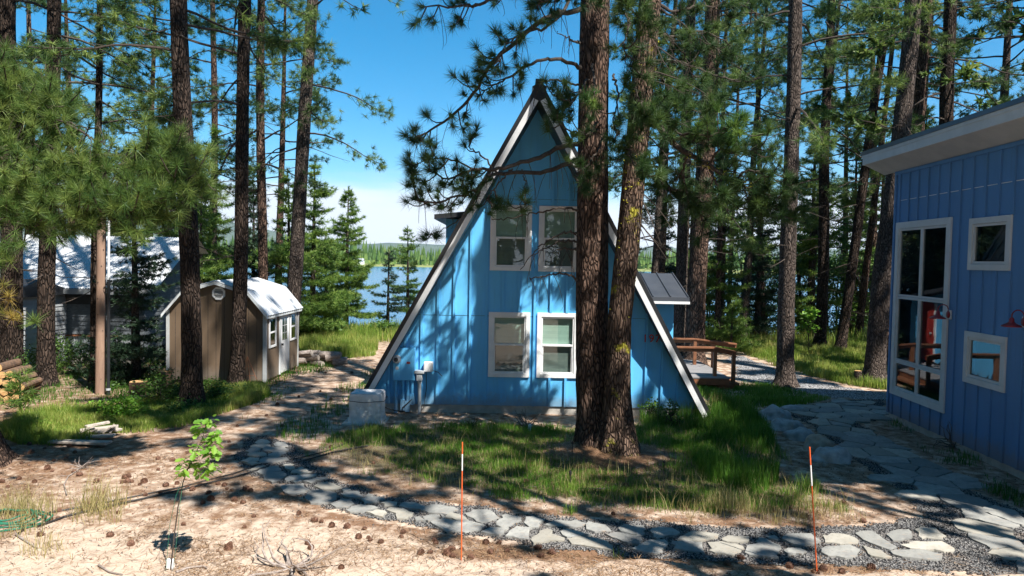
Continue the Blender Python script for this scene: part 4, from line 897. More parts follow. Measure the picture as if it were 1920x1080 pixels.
wo = m.build('window', MT['white'], gh); m = MB(); m.box(a.x+t, b.x-t, y-.012, y-.006, a.z+t, (a.z+b.z)/2-.031); m.box(a.x+t, b.x-t, y-.012, y-.006, (a.z+b.z)/2+.031, b.z-t); m.build('pane', MT['glass2'], wo)
# second grey building at the very left edge
q = P(5, 560, 17.5); nb_ = empty('grey_clapboard_shed', (q.x-1.5, 17.5, 0), 'light grey clapboard building corner at the left edge behind the log pile', 'shed')
m = MB(); zt = P(5, 560, 17.5).z; m.box(q.x-3, q.x, 17.5, 20, 0, zt); 
m.build('wall', MT['pipe'], nb_); m = MB()
for i in range(14): z = .1+i*.13; 
for i in range(int((zt-.1)/.13)): z = .1+i*.13; m.prism([(q.x-3, 17.496, z), (q.x-3, 17.475, z), (q.x-3, 17.496, z+.12)], (3, 0, 0)); m.prism([(q.x+.004, 17.5, z), (q.x+.022, 17.5, z), (q.x+.004, 17.5, z+.12)], (0, 2.5, 0))
m.build('clapboards', MT['pipe'], nb_); m = MB(); m.prism([(q.x+.15, 17.3, zt), (q.x+.15, 20.2, zt), (q.x+.15, 20.2, zt+.05), (q.x+.15, 18.7, zt+.45), (q.x+.15, 17.3, zt+.05)], (-3.3, 0, 0)); m.build('roof', MT['roof'], nb_)

# ------------------------------------------------------------------ flagstones
RS = np.random.default_rng(77)
def stone(poly, m, label, group, th=.02, jit=.014):
    "poly = list of (x, y) on the ground; edges roughened, top slightly domed"
    pts = []; n = len(poly)
    for i in range(n):
        a = np.array(poly[i]); b = np.array(poly[(i+1) % n]); L = np.linalg.norm(b-a); k = max(1, int(L/.07))
        for j in range(k): pts.append(a+(b-a)*j/k+(RS.normal(0, jit, 2) if j else RS.normal(0, jit*.4, 2)))
    pts = np.array(pts); c = pts.mean(0); zc = hz1(c[0], c[1])+.010; n = len(pts); tilt = RS.normal(0, .008, 2)
    rings = []; 
    for sc, dz in ((1.015, -.02), (1.0, th-.006), (.985, th), (.6, th+.002)):
        q = c+(pts-c)*sc; rings.append(np.column_stack([q, zc+dz+((q-c)@tilt)+.003*RS.normal(size=n)*(sc > .8)]))
    V = np.concatenate(rings+[[[c[0], c[1], zc+th+.003]]]); mb = MB(); f = [(r*n+k, r*n+(k+1) % n, (r+1)*n+(k+1) % n, (r+1)*n+k) for r in range(3) for k in range(n)]
    mb.add(V, f); mb.Fc.append(np.array([(3*n+k, 3*n+(k+1) % n, 4*n) for k in range(n)]))
    o = mb.build('flagstone', MT[m], origin=(c[0], c[1], zc)); tag(o, label, 'flagstone', group); return o
CA = [[(165,85),(180,60),(210,52),(265,65),(275,78),(225,92)],[(125,105),(150,93),(270,96),(275,108),(230,120),(150,118)],[(308,95),(330,82),(395,82),(412,110),(370,118),(315,108)],[(85,145),(120,122),(200,124),(195,142),(130,160)],
[(228,130),(250,115),(330,118),(415,135),(395,152),(300,155),(240,148)],[(100,178),(120,160),(235,160),(243,182),(150,188)],[(260,188),(310,155),(400,158),(345,192)],[(50,222),(120,198),(188,200),(170,228),(110,238)],
[(185,222),(240,196),(400,200),(412,215),(330,232),(220,237)],[(90,245),(150,235),(215,238),(140,256)],[(375,258),(400,245),(462,250),(465,280),(430,292),(395,282)],[(180,310),(250,280),(335,265),(360,295),(290,318),(220,328)],
[(115,290),(180,262),(240,262),(170,292)],[(220,340),(300,312),(375,308),(400,330),(370,360),(290,388),(235,365)],[(438,315),(500,278),(530,275),(590,310),(500,325)],[(398,365),(430,345),(600,325),(630,335),(560,358),(410,385)],
[(535,378),(640,355),(700,350),(712,362),(600,395)],[(450,385),(500,372),(525,380),(470,393)],[(357,430),(380,410),(530,400),(535,425),(580,445),(480,475),(400,465)],[(625,415),(660,395),(740,390),(835,430),(780,455),(680,445)],
[(550,510),(590,458),(640,450),(795,478),(790,505),(715,550),(600,545)],[(835,445),(870,435),(905,455),(850,460)],[(835,478),(870,462),(968,455),(998,500),(920,510),(860,500)],[(750,555),(830,520),(905,525),(925,555),(860,585),(790,578)],
[(1008,505),(1040,478),(1080,485),(1070,500)],[(985,520),(1060,503),(1160,515),(1090,550),(1010,550)],[(870,602),(960,565),(1080,572),(1110,590),(1000,618),(900,620)],[(1145,548),(1200,535),(1265,548),(1250,573),(1170,575)],
[(1030,620),(1110,603),(1180,625),(1150,658),(1090,645)],[(1285,572),(1320,543),(1390,548),(1485,575),(1440,600),(1340,590)],[(1185,600),(1220,585),(1310,590),(1390,630),(1340,675),(1270,665),(1255,625)],
[(1455,600),(1540,562),(1610,565),(1730,600),(1650,635),(1520,620)],[(1400,665),(1440,655),(1480,685),(1410,688)],[(1465,660),(1520,640),(1590,645),(1590,685),(1510,690)],[(1600,640),(1635,650),(1645,685),(1605,685)]]
CB = [[(240,290),(270,255),(330,262),(410,310),(350,315)],[(120,325),(210,310),(380,318),(520,345),(480,385),(380,405),(240,395),(170,355)],[(395,260),(450,235),(580,240),(645,290),(580,310),(510,325),(450,295)],
[(510,400),(590,368),(720,375),(680,410),(650,428)],[(637,345),(705,268),(818,290),(820,315),(750,350),(690,368)],[(710,432),(790,362),(900,372),(880,445),(850,452)],[(850,335),(865,290),(930,282),(1000,310),(950,365),(890,360)],
[(912,465),(970,395),(1035,382),(1060,420),(1155,450),(1145,468),(1000,480),(925,490)],[(1020,345),(1100,315),(1250,312),(1320,335),(1290,362),(1150,358)],[(1130,400),(1180,380),(1380,425),(1280,440),(1190,445),(1150,430)],
[(1200,460),(1290,445),(1450,460),(1510,500),(1530,540),(1400,520),(1230,492)],[(1330,345),(1350,325),(1480,350),(1520,395),(1400,400),(1345,380)],[(1480,420),(1560,408),(1750,430),(1755,500),(1660,490),(1580,460)],
[(1585,375),(1640,345),(1780,360),(1785,415),(1690,418),(1610,400)]]
CC = [[(-75,675),(0,640),(100,598),(240,595),(270,620),(255,670),(160,725),(60,715),(-40,690)],[(125,485),(200,472),(330,490),(390,520),(350,545),(220,560),(170,580),(140,560)],[(-60,490),(0,470),(40,485),(30,540),(-30,560)],
[(380,590),(530,503),(770,540),(770,565),(690,585),(560,600)],[(335,610),(460,606),(610,620),(620,710),(520,705),(345,680)],[(690,625),(820,618),(1020,655),(990,700),(920,750),(700,700)],[(830,600),(880,553),(1085,565),(1080,605),(980,622),(870,612)],
[(1055,720),(1080,650),(1170,635),(1180,572),(1260,588),(1390,650),(1370,765),(1240,750),(1100,740)],[(1255,560),(1340,550),(1390,590),(1370,600),(1300,580)],[(1430,590),(1470,545),(1700,540),(1790,605),(1760,630),(1600,650),(1520,640),(1480,610)],[(1440,700),(1490,680),(1600,682),(1660,715),(1620,740),(1490,742)]]
CD = [[(10,520),(100,505),(260,520),(345,570),(330,595),(180,600),(50,580)],[(330,500),(380,485),(480,485),(580,545),(700,625),(640,645),(540,610),(400,560)],[(625,505),(680,480),(820,470),(860,490),(840,545),(760,566),(690,560)],
[(905,465),(950,442),(1080,455),(1170,520),(1140,555),(960,540)],[(10,650),(120,625),(270,620),(350,655),(330,710),(230,735),(80,715),(10,685)],[(400,620),(560,665),(650,720),(580,728),(480,715)],[(670,670),(850,658),(980,664),(1130,705),(1130,742),(850,738),(700,700)],
[(770,605),(900,574),(1140,582),(1210,620),(1240,665),(1150,668),(850,638)]]
for crop, (ox, oy, s) in ((CA, (440, 810, 4.154)), (CB, (780, 900, 4.174)), (CC, (1200, 900, 5.333)), (CD, (1540, 900, 5.053))):
    for pl in crop:
        g = [G(ox+a/s, oy+b/s, .03) for a, b in pl]; gc = sum(g, Vector((0, 0, 0)))/len(g); g = [gc+(q-gc)*1.075 for q in g]
        cxs = sum(q.x for q in g)/len(g); cys = sum(q.y for q in g)/len(g); ar = (max(q.x for q in g)-min(q.x for q in g)); mk = 'stonemat' if RS.random() < .55 else 'stonewarm'
        pxc = ox+sum(a for a, b in pl)/len(pl)/s; sz_ = 'large' if ar > .62 else ('small' if ar < .36 else 'medium'); tn_ = 'cool grey' if mk == 'stonemat' else 'pale warm grey'
        where = 'at the far left end of the curved path' if pxc < 560 else 'at the bend left of the upright stake' if pxc < 730 else 'of the path beside the upright orange stake' if pxc < 960 else 'before the big double pine' if pxc < 1240 else 'left of the leaning stake' if pxc < 1520 else 'right of the leaning stake'
        nb2 = 'front row' if sum(b for a, b in pl)/len(pl)/s+oy > np.interp(pxc, [450, 560, 700, 860, 1000, 1240, 1520, 1760], [850, 893, 940, 962, 983, 1005, 1018, 1022]) else 'back row'
        stone([(q.x, q.y) for q in g], mk, f'{sz_} {tn_} {nb2} flagstone {where}', 'flagstones of the curved front path')
# closely laid flagstones: cells of a jittered grid inside the path outline
fp = np.array(FLAGPATH); seeds = []
for i, x in enumerate(np.arange(fp[:, 0].min()-1, fp[:, 0].max()+1, .50)):
    for y in np.arange(fp[:, 1].min()-1, fp[:, 1].max()+1, .42): seeds.append((x+RS.uniform(-.19, .19), y+(.2 if i % 2 else 0)+RS.uniform(-.15, .15)))
seeds = np.array(seeds); seeds = seeds[pdist(seeds[:, 0], seeds[:, 1], FLAGPATH) > -.9]
def clip(poly, px, py, nx_, ny_):
    out = []; n = len(poly)
    for i in range(n):
        a, b = poly[i], poly[(i+1) % n]; da = (a[0]-px)*nx_+(a[1]-py)*ny_; db = (b[0]-px)*nx_+(b[1]-py)*ny_
        if da <= 0: out.append(a)
        if (da < 0) != (db < 0): t = da/(da-db); out.append((a[0]+(b[0]-a[0])*t, a[1]+(b[1]-a[1])*t))
    return out
dpt = pdist(seeds[:, 0], seeds[:, 1], FLAGPATH)
front = [np.mean([(G(ox+a/s, oy+b/s).x, G(ox+a/s, oy+b/s).y) for a, b in pl], 0) for crop, (ox, oy, s) in ((CC, (1200, 900, 5.333)), (CD, (1540, 900, 5.053))) for pl in crop]
front = np.array(front)
for i, (sx_, sy_) in enumerate(seeds):
    if dpt[i] < .06 or np.min(np.hypot(front[:, 0]-sx_, front[:, 1]-sy_)) < .36: continue
    poly = [(sx_-1, sy_-1), (sx_+1, sy_-1), (sx_+1, sy_+1), (sx_-1, sy_+1)]
    for j, (tx, ty) in enumerate(seeds):
        d = math.hypot(tx-sx_, ty-sy_)
        if j == i or d > 1.3: continue
        nx_, ny_ = (tx-sx_)/d, (ty-sy_)/d; poly = clip(poly, (sx_+tx)/2-nx_*.013, (sy_+ty)/2-ny_*.013, nx_, ny_)
    if len(poly) < 3: continue
    cx = np.mean([p[0] for p in poly]); cy = np.mean([p[1] for p in poly])
    stone(poly, 'stonemat' if RS.random() < .7 else 'stonewarm', ('shaded' if cy > 9.8 else 'sunlit')+' tightly laid flagstone '+('beside the boulders' if cx < 5.1 and cy > 10.5 else 'by the far corner of the dark blue house' if cy > 12.6 else 'before the blue wall with two small windows' if cy > 9.8 else 'at the bottom right where the paths meet'), 'flagstones laid along the dark blue house', jit=.008)

# ------------------------------------------------------------------ boulders
def boulder(label, pts, h, m, seed):
    g0, g1 = G(*pts[0]), G(*pts[1]); c = (g0+g1)/2; rx = abs(g1.x-g0.x)/2; ry = rx*.75; c.y += ry*.5
    V = []; nu, nv = 28, 14
    for j in range(nv+1):
        for i in range(nu):
            th = math.pi*.62*j/nv; ph = 2*math.pi*i/nu; d = Vector((math.sin(th)*math.cos(ph), math.sin(th)*math.sin(ph), math.cos(th)))
            k = 1+.30*mnoise.noise(d*1.4+Vector((seed, 0, 0)))+.12*mnoise.noise(d*4+Vector((seed, 3, 0)))
            V.append((c.x+d.x*rx*k*1.05, c.y+d.y*ry*k, hz1(c.x, c.y)+d.z*h*k-.02))
    mb = MB(); mb.add(V, [(j*nu+i, (j+1)*nu+i, (j+1)*nu+(i+1) % nu, j*nu+(i+1) % nu) for j in range(nv) for i in range(nu)])
    tag(mb.build('boulder', MT[m], origin=(c.x, c.y, 0), smooth=True), label, 'boulder', 'boulders beside the flagstone path')
boulder('rounded grey boulder, farthest of the row beside the flagstone path', ((1428, 788), (1484, 786)), .26, 'boulder', 1)
boulder('low dark grey boulder half hidden in grass, second in the row by the path', ((1446, 808), (1506, 806)), .24, 'boulder', 2)
boulder('smooth pale grey boulder in the middle of the row beside the path', ((1478, 826), (1532, 824)), .22, 'boulder', 3)
boulder('tan boulder between two grey ones beside the flagstone path', ((1514, 846), (1562, 842)), .26, 'boulder_t', 4)
boulder('long grey boulder, nearest of the row, behind the orange and white stake', ((1532, 868), (1600, 864)), .24, 'boulder', 5)
boulder('small flat stone at the far end of the boulder row', ((1470, 770), (1510, 768)), .10, 'boulder', 6)

# ------------------------------------------------------------------ pine cones, litter
def cone_mesh():
    mb = MB(); V = []; F_ = []
    core = [(.0, -.045), (.022, -.035), (.03, -.01), (.022, .02), (.008, .042), (0, .045)]; mb.lathe(core, (0, 0, 0), 'x', 8)
    for r_ in range(8):
        x = -.04+r_*.0105; rr = .036*math.sin(math.pi*(r_+1.3)/9.6)+.008
        for k in range(7):
            a = (k+.5*(r_ % 2))*2*math.pi/7; c, s = math.cos(a), math.sin(a); t = Vector((0, -s, c)); o = Vector((x, c*rr*.5, s*rr*.5)); e = Vector((x-.008, c*rr*1.15, s*rr*1.15))
            n0 = len(V); w_ = .009; V += [tuple(o-t*w_*.5), tuple(o+t*w_*.5), tuple(e+t*w_), tuple(e-t*w_), tuple(e+Vector((.006, 0, 0)))]; F_ += [(n0, n0+1, n0+2, n0+3)]; 
            mb.Fc.append(np.array([[3, 2, 4]])+n0+10**7)
    base = mb.n; mb.Fc = [f if f.max() < 10**7 else f-10**7+base for f in mb.Fc]; mb.add(V, F_); return mb
cone0 = cone_mesh().build('pine_cone', MT['cone']); cpos = []
cpx = [(56,835),(75,1005),(150,892),(138,886),(98,885),(208,1006),(246,1023),(222,964),(272,930),(345,985),(312,912),(300,925),(262,910),(233,897),(242,895),(239,905),(230,906),(247,905),(270,905),(296,862),(324,865),(297,882),(332,908),(375,910),(392,926),(396,938),(420,912),(425,918),(441,940),(455,944),(434,921),(460,920),(470,922),(410,909),(428,1030),(432,1022),(380,945),(360,920),(350,916),
(475,970),(458,990),(583,1030),(577,1021),(560,965),(589,978),(602,980),(623,988),(650,990),(672,1010),(690,1010),(695,1014),(715,1018),(684,993),(755,1000),(752,1008),(815,1015),(818,1020),(850,1045),(788,1040),(806,1038),(838,1040),(846,1032),(884,1048),(640,1066),(1036,1040),(1014,1045),(935,1020),(950,1035),(920,1038),(866,1030),(912,1020),(1008,1030),
(1174,913),(1216,940),(1241,922),(1217,938),(1323,955),(1388,950),(1454,961),(1505,970),(1512,970),(1619,980),(1632,1068),(1578,1075),(1545,1070),(1481,1065),(1530,1078),(1390,1049),(1365,1060),(1150,965),(1283,955),(1275,950),(1580,945),(1480,955),(1090,925),(985,905),(700,870),(620,840),(180,905),(165,920),(190,930),(110,960),(95,975),(108,975),(520,760),(560,745),(600,735),(640,730),(620,750),(585,725),(660,700),(610,700),(500,780),(530,800),(445,800),(430,830),(410,850),(380,830),(352,850),(330,880),(65,905),(35,900),(15,915),(5,905),(118,845),(130,838),(83,842),(60,850),(140,850),(125,860),(100,865),(40,870),(90,880),(420,880)]
rc = random.Random(5)
for px, py in cpx+[(rc.uniform(0, 1000), rc.uniform(850, 1075)) for _ in range(0)]:
    g = GT(px, py); cpos.append(g)
for i, g in enumerate(cpos):
    c = cone0 if i == 0 else cone0.copy()
    if i: COL.objects.link(c)
    k = rc.uniform(.5, 1.0); c.location = (g.x, g.y, g.z+.024*k); c.rotation_euler = (rc.uniform(-.3, .3), rc.uniform(-.4, .4), rc.uniform(0, 6.28)); c.scale = (k, k, k)
    tag(c, ('small' if k < .75 else 'large')+' brown pine cone lying '+('in the lawn near the big double pine' if g.y > 10.2 and g.x > -1.5 else 'on the shaded bare ground toward the shed' if g.y > 9.4 else 'on the sand left of the oak sapling' if g.x < -3.4 else 'on the sand between the sapling and the upright stake' if g.x < -.7 else 'in the needle litter right of the upright stake'), 'pine cone', 'pine cones scattered over the ground')
rg = np.random.default_rng(11)
def scatter(n, x0, x1, y0, y1, prob, seed=0):
    r = np.random.default_rng(seed); x = r.uniform(x0, x1, n); y = r.uniform(y0, y1, n); k = r.random(n) < prob(x, y); return x[k], y[k]
def outside(x, y):
    return (pdist(x, y, GRAVEL) < .03) & (pdist(x, y, BACKPATH) < 0) & ~((abs(x-CX) < HB-.2) & (y > FY-.02) & (y < FY+DEPTH)) & ~((x > SX0) & (x < SX1) & (y > SY0) & (y < SY1))
lx, ly = scatter(230000, -9, 9, 6.0, 14.4, lambda x, y: np.clip(.16+2.2*np.exp(-(((x-TREE0.x-.2)*.85)**2+(y-TREE0.y+.3)**2)/1.2)+.75*np.exp(-((y-7.6)/.3)**2)*(x > -2)+.9*sst(.52, .66, fb(x, y, 1.2, 4)), 0, 1)*np.where(pdist(x, y, GRAVEL) > .02, .05, 1)*np.where((y > 10) & (np.hypot(x-TREE0.x, y-TREE0.y) > 1.7), .5, 1), 5)
n = len(lx); a = rg.uniform(0, 6.28, n); L = rg.uniform(.06, .17, n); z = hz(lx, ly)+rg.uniform(.003, .02, n)+.006*(pdist(lx, ly, GRAVEL) > 0)
d = np.stack([np.cos(a)*L, np.sin(a)*L, rg.normal(0, .01, n)], -1); q = np.stack([-np.sin(a), np.cos(a), 0*a], -1)*.0021
b = np.stack([lx, ly, z], -1); mb = MB(); bend = q*rg.uniform(-9, 9, (n, 1)); V = np.stack([b-q, b+q, b+d*.5+bend+q, b+d*.5+bend-q, b+d+bend*.3], 1).reshape(-1, 3)
mb.V.append(V); mb.at.append(np.repeat(rg.uniform(0, 1, n), 5)); k = np.arange(n)[:, None]*5; mb.Fc += [k+np.array([[0, 1, 2, 3]]), k+np.array([[3, 2, 4]])]; mb.n = len(V)
tag(mb.build('pine_litter', MT['litter'], attr=True), kind='stuff')
pg = MB(); px2, py2 = scatter(14000, -8, 9, 6, 11, lambda x, y: .25+.7*((pdist(x, y, GRAVEL) > -.35) & (pdist(x, y, GRAVEL) < 0)), 8)
pebbles(pg, px2, py2, hz(px2, py2), 8000, (.004, .011), 9); tag(pg.build('loose_gravel', gravelmat('loose_pebbles', (.28, .25, .22), (.45, .42, .38))), kind='stuff')

tm = MB(); tx_, ty_ = scatter(2600, -8, 8, 6.2, 12, lambda x, y: np.clip(.12+.9*sst(.5, .64, fb(x, y, 1.2, 4)), 0, 1)*np.where(pdist(x, y, GRAVEL) > -.02, .12, 1), 15)
for x, y in zip(tx_, ty_):
    a = rg.uniform(0, 6.28); L = rg.uniform(.04, .16); r_ = rg.uniform(.0018, .004); z = hz1(x, y)+.008; dx, dy = math.cos(a)*L, math.sin(a)*L; k = rg.uniform(-.25, .25)
    tm.tube([(x, y, z), (x+dx*.5-dy*k, y+dy*.5+dx*k, z+.006), (x+dx, y+dy, z+rg.uniform(0, .012))], (r_, r_*.6), 4)
tag(tm.build('twig_litter', MT['greywood']), kind='stuff')
cm = MB(); bx_, by_ = scatter(5000, -8, 8, 6.2, 12, lambda x, y: np.clip(.15+1.2*sst(.5, .64, fb(x, y, 1.2, 4)), 0, 1)*np.where(pdist(x, y, GRAVEL) > -.02, .15, 1), 16); pebbles(cm, bx_, by_, hz(bx_, by_), 2600, (.005, .016), 17); tag(cm.build('bark_crumbs', MT['cone']), kind='stuff')
# ------------------------------------------------------------------ grass
mb = MB()
def grassfield(mb, poly, n, h0, h1, wd, seed, thr=.42, tone0=.45, lean=.35, ns=1.3):
    p = np.array(poly); r = np.random.default_rng(seed); x = r.uniform(p[:, 0].min(), p[:, 0].max(), n); y = r.uniform(p[:, 1].min(), p[:, 1].max(), n)
    f = fb(x, y, ns, seed); d = pdist(x, y, poly); ok = (d > -.15) & outside(x, y) & (f+.42*np.clip(d, -.2, .8)-.09+r.normal(0, .06, n) > thr); dd_ = np.hypot((x-TREE0.x-.25)*.8, (y-TREE0.y+.25)*1.15); ok &= dd_+.5*(f-.5)+r.normal(0, .12, n) > .95
    x, y, f = x[ok], y[ok], f[ok]; H = (h0+(h1-h0)*np.clip((f-.3)*2.2, 0, 1))*r.uniform(.5, 1.15, len(x))
    blades(mb, np.stack([x, y, hz(x, y)-.01], -1), H, wd, r, lean, tone=tone0+(fb(x, y, 2.5, 3)-.5)*.8)
grassfield(mb, LAWN, 150000, .035, .14, .0075, 21, .54, .55)
tag(mb.build('lawn_grass', MT['grass'], attr=True), kind='stuff')
mb = MB(); grassfield(mb, LAWN_TALL, 24000, .12, .38, .008, 22, .30, .35, .3); tag(mb.build('tall_grass', MT['grass'], attr=True), kind='stuff')
mb = MB(); grassfield(mb, BACKGRASS, 60000, .12, .40, .018, 23, .30, .6); grassfield(mb, WEEDS, 60000, .08, .34, .013, 24, .34, .55, .5)
mb2 = mb; SH = GP([(540, 640), (700, 635), (700, 680), (640, 690), (560, 668)]); grassfield(mb, GP([(560, 655), (600, 630), (700, 628), (700, 668), (640, 672)]), 22000, .2, .5, .016, 25, .2, .6)
grassfield(mb, [(-14, 26.5), (14, 26.5), (16, 33), (-16, 33)], 26000, .3, .8, .03, 26, .25, .55)
tag(mb.build('meadow_grass', MT['grass_lime'], attr=True), kind='stuff')
mb = MB(); grassfield(mb, GP([(300, 740), (480, 700), (480, 780), (560, 790), (700, 690), (720, 745), (650, 790), (560, 860), (450, 770), (330, 800)]), 14000, .06, .2, .010, 27, .55, .3)
grassfield(mb, [(-14, 14.5), (-5, 14.5), (-5, 24), (-14, 24)], 26000, .06, .25, .012, 29, .5, .2); grassfield(mb, GP([(1300, 730), (1480, 722), (1560, 745), (1480, 760), (1330, 775)]), 16000, .06, .2, .012, 30, .38, .5); grassfield(mb, GP([(1670, 800), (1700, 790), (1930, 930), (1925, 960)]), 6000, .05, .16, .009, 31, .5, .2)
tag(mb.build('weedy_ground_cover', MT['grass'], attr=True), kind='stuff')
mb = MB()
for pl, n, s in ((GP([(0, 950), (80, 940), (80, 1000), (0, 1010)]), 350, 41), (GP([(150, 940), (230, 930), (220, 985), (160, 985)]), 260, 42), (GP([(60, 1025), (150, 1020), (140, 1050), (60, 1050)]), 160, 43), (GP([(1290, 950), (1600, 945), (1600, 980), (1290, 985)]), 1500, 44), (LAWN, 9000, 45), (GP([(1400, 648), (1664, 645), (1664, 665), (1400, 662)]), 9000, 46)): grassfield(mb, pl, n, .1, .32, .006 if s < 46 else .02, s, .42, .5, .6, 2)
tag(mb.build('dry_grass', MT['drygrass'], attr=True), kind='stuff')
def tuft(label, px, py, n, h, m='grass', rad=.07, name='grass_tuft', cat='grass tuft', group='lone grass tufts on the sand'):
    g = GT(px, py); r = np.random.default_rng(int(px)); B = np.array(g)+r.normal(size=(n, 3))*[rad, rad, 0]; B[:, 2] = g.z-.01; m_ = MB(); blades(m_, B, h*r.uniform(.4, 1.1, n), .006, r, .6)
    tag(m_.build(name, MT[m], attr=True, origin=tuple(g)), label, cat, group)
tuft('bright green grass tuft left of two on the sand right of the stake', 1558, 952, 90, .13); tuft('bright green grass tuft right of two on the sand right of the stake', 1581, 956, 90, .11)
tuft('tall thin green grass tuft growing in the bare sand left of the sapling', 172, 960, 110, .55, 'drygrass', .12); tuft('sparse green grass tuft between hose and sapling', 205, 950, 120, .38, 'drygrass', .12)
tuft('small green sprig on the edge of the sand ridge', 1160, 1052, 22, .16, 'grass', .02); tuft('green grass tuft above the path left of the orange and white stake', 1066, 962, 70, .2, 'grass', .05)
tuft('weedy green tuft with seed heads at the foot of the orange and white stake', 1512, 922, 120, .3, 'grass', .09)
tuft('pale grass growing through the coiled green hose', 35, 965, 260, .34, 'drygrass', .2)

# ------------------------------------------------------------------ near left: sapling, hose, stakes, boards, debris
g = GT(320, 1068); sap = empty('oak_sapling', tuple(g), 'young oak sapling with bright lobed leaves on the bare sand', 'sapling'); yy = g.y
def PX(px, py, dy=0): return P(px, py, yy+dy)
m = MB(); st_ = [PX(320, 1068), PX(326, 1010), PX(334, 950), PX(343, 905), PX(352, 880), PX(362, 860), PX(374, 835), PX(383, 812), PX(386, 790)]; m.tube(st_, np.linspace(.007, .003, 9), 7)
tw = [(352, 880, 372, 868, .05), (362, 862, 398, 872, -.06), (362, 862, 395, 850, .08), (350, 885, 342, 884, -.03), (374, 836, 400, 825, .06), (374, 836, 366, 842, -.07), (380, 818, 405, 815, -.05), (382, 812, 370, 806, .06), (386, 795, 392, 790, .02), (357, 870, 350, 862, .1), (365, 855, 385, 882, -.09), (378, 825, 392, 838, -.1)]
for a_, b_, c_, d_, e_ in tw: m.tube([PX(a_, b_), PX((a_+c_)/2, (b_+d_)/2-3, e_*.5), PX(c_, d_, e_)], (.003, .0015), 4)
m.build('stem', MT['twig'], sap)
shape = [(0, 0), (.12, .07), (.22, .10), (.28, .22), (.36, .14), (.48, .18), (.55, .30), (.63, .20), (.74, .22), (.82, .26), (.88, .15), (.96, .10), (1, 0)]
out_ = shape+[(x, -y) for x, y in shape[-2:0:-1]]; lf = MB(); rl = np.random.default_rng(9)
for a_, b_, c_, d_, e_ in tw:
    for k in range(14):
        c = Vector(PX(c_, d_, e_))+Vector(rl.normal(0, .028, 3)); az = rl.uniform(0, 6.28); L = rl.uniform(.05, .12)
        rot = Matrix.Rotation(az, 3, 'Z') @ Matrix.Rotation(rl.uniform(-.2, .75), 3, 'Y') @ Matrix.Rotation(rl.uniform(-.6, .6), 3, 'X')
        V = [tuple(c+rot @ Vector((x*L, y*L*1.1, -.18*L*x*x+.12*L*abs(y)))) for x, y in out_]; V.append(tuple(c+rot @ Vector((.5*L, 0, -.09*L)))); n = len(out_); tn = rl.uniform(.2, .9); lf.add(V, [(i, (i+1) % n, n) for i in range(n)], np.full(len(V), tn))
lf.build('leaves', MT['leaf_bright'], sap, attr=True)
m = MB(); m.prism([tuple(PX(311, 1072)), tuple(PX(324, 1072)), tuple(PX(322, 1051)), tuple(PX(311, 1050))], (0, .05, 0)); tag(m.build('tree_tag', MT['white'], origin=tuple(PX(316, 1070)), bevel=.006), 'small white plastic card at the foot of the oak sapling', 'plant tag')
m = MB(); m.tube([PX(311, 1070, -.05), PX(318, 985, -.05), PX(330, 930, -.03), PX(341, 902)], (.0022,)*4, 4); m.tube([PX(324, 1070, -.08), PX(333, 1000, -.08), PX(338, 940, -.05), PX(343, 902)], (.0022,)*4, 4); tag(m.build('support_wire', MT['hose'], origin=tuple(PX(315, 1070))), 'thin green wire support tied to the oak sapling', 'plant wire')
g = GT(28, 980); m = MB()
for k in range(5):
    r_ = .40-.05*k; pts = [(g.x-.12+r_*1.15*math.cos(t)*(1+.06*math.sin(3*t+k)), g.y+.02+r_*.85*math.sin(t)+.02*math.sin(2*t+k*2), g.z+.015+.018*k+.01*math.sin(5*t+k)) for t in np.linspace(0, 6.2, 40)]; m.tube(pts, (.011,)*40, 7)
tag(m.build('garden_hose', MT['hose'], origin=tuple(g), smooth=True), 'coiled green garden hose lying on the sand at the left edge', 'hose')
def groundline(pxs, r, lift=.012, n=6, wob=.0):
    pts = [GT(*q) for q in pxs]; out = []
    for i in range(len(pts)-1):
        for t in np.linspace(0, 1, 8, endpoint=False): q = pts[i].lerp(pts[i+1], t); out.append((q.x, q.y+wob*math.sin(i*8+t*8), hz1(q.x, q.y)+lift))
    out.append((pts[-1].x, pts[-1].y, pts[-1].z+lift)); return out
m = MB(); o_ = groundline([(30, 1005), (95, 962), (170, 950), (240, 935), (340, 915), (440, 889), (480, 874), (560, 860), (610, 848), (655, 830)], .012); m.tube(o_, (.011,)*len(o_), 6); tag(m.build('irrigation_hose', MT['black'], origin=o_[0]), 'upper of two thin black hoses snaking over the sand and path', 'hose', 'black hoses across the sand')
m = MB(); o_ = groundline([(70, 990), (120, 972), (230, 946), (340, 921), (440, 897), (490, 882), (570, 866), (625, 850), (690, 838)], .012, .022); m.tube(o_, (.011,)*len(o_), 6); tag(m.build('irrigation_hose', MT['black'], origin=o_[0]), 'lower of two thin black hoses snaking over the sand and path', 'hose', 'black hoses across the sand')
def stake(label, base, top, bands):
    g = GT(*base); y = g.y; t = P(top[0], top[1], y+.0); root = empty('marker_stake', tuple(g), label, 'stake', 'orange and white marker stakes'); d = t-g
    a = g-d*.06; m = MB(); m.tube([a, g+d*bands[0]], (.0068, .0068), 10); m.tube([g+d*bands[1], t], (.0068, .0068), 10, True); m.build('shaft', MT['orange'], root, smooth=False)
    m = MB(); m.tube([g+d*bands[0], g+d*bands[1]], (.0072, .0072), 10); m.build('white_band', MT['white'], root)
stake('upright orange fibreglass stake with a white band left of the big double pine', (865, 1050), (867, 829), (.76, .90)); stake('leaning orange and white stake in front of the boulders on the right', (1532, 1079), (1518, 838), (.70, .86))
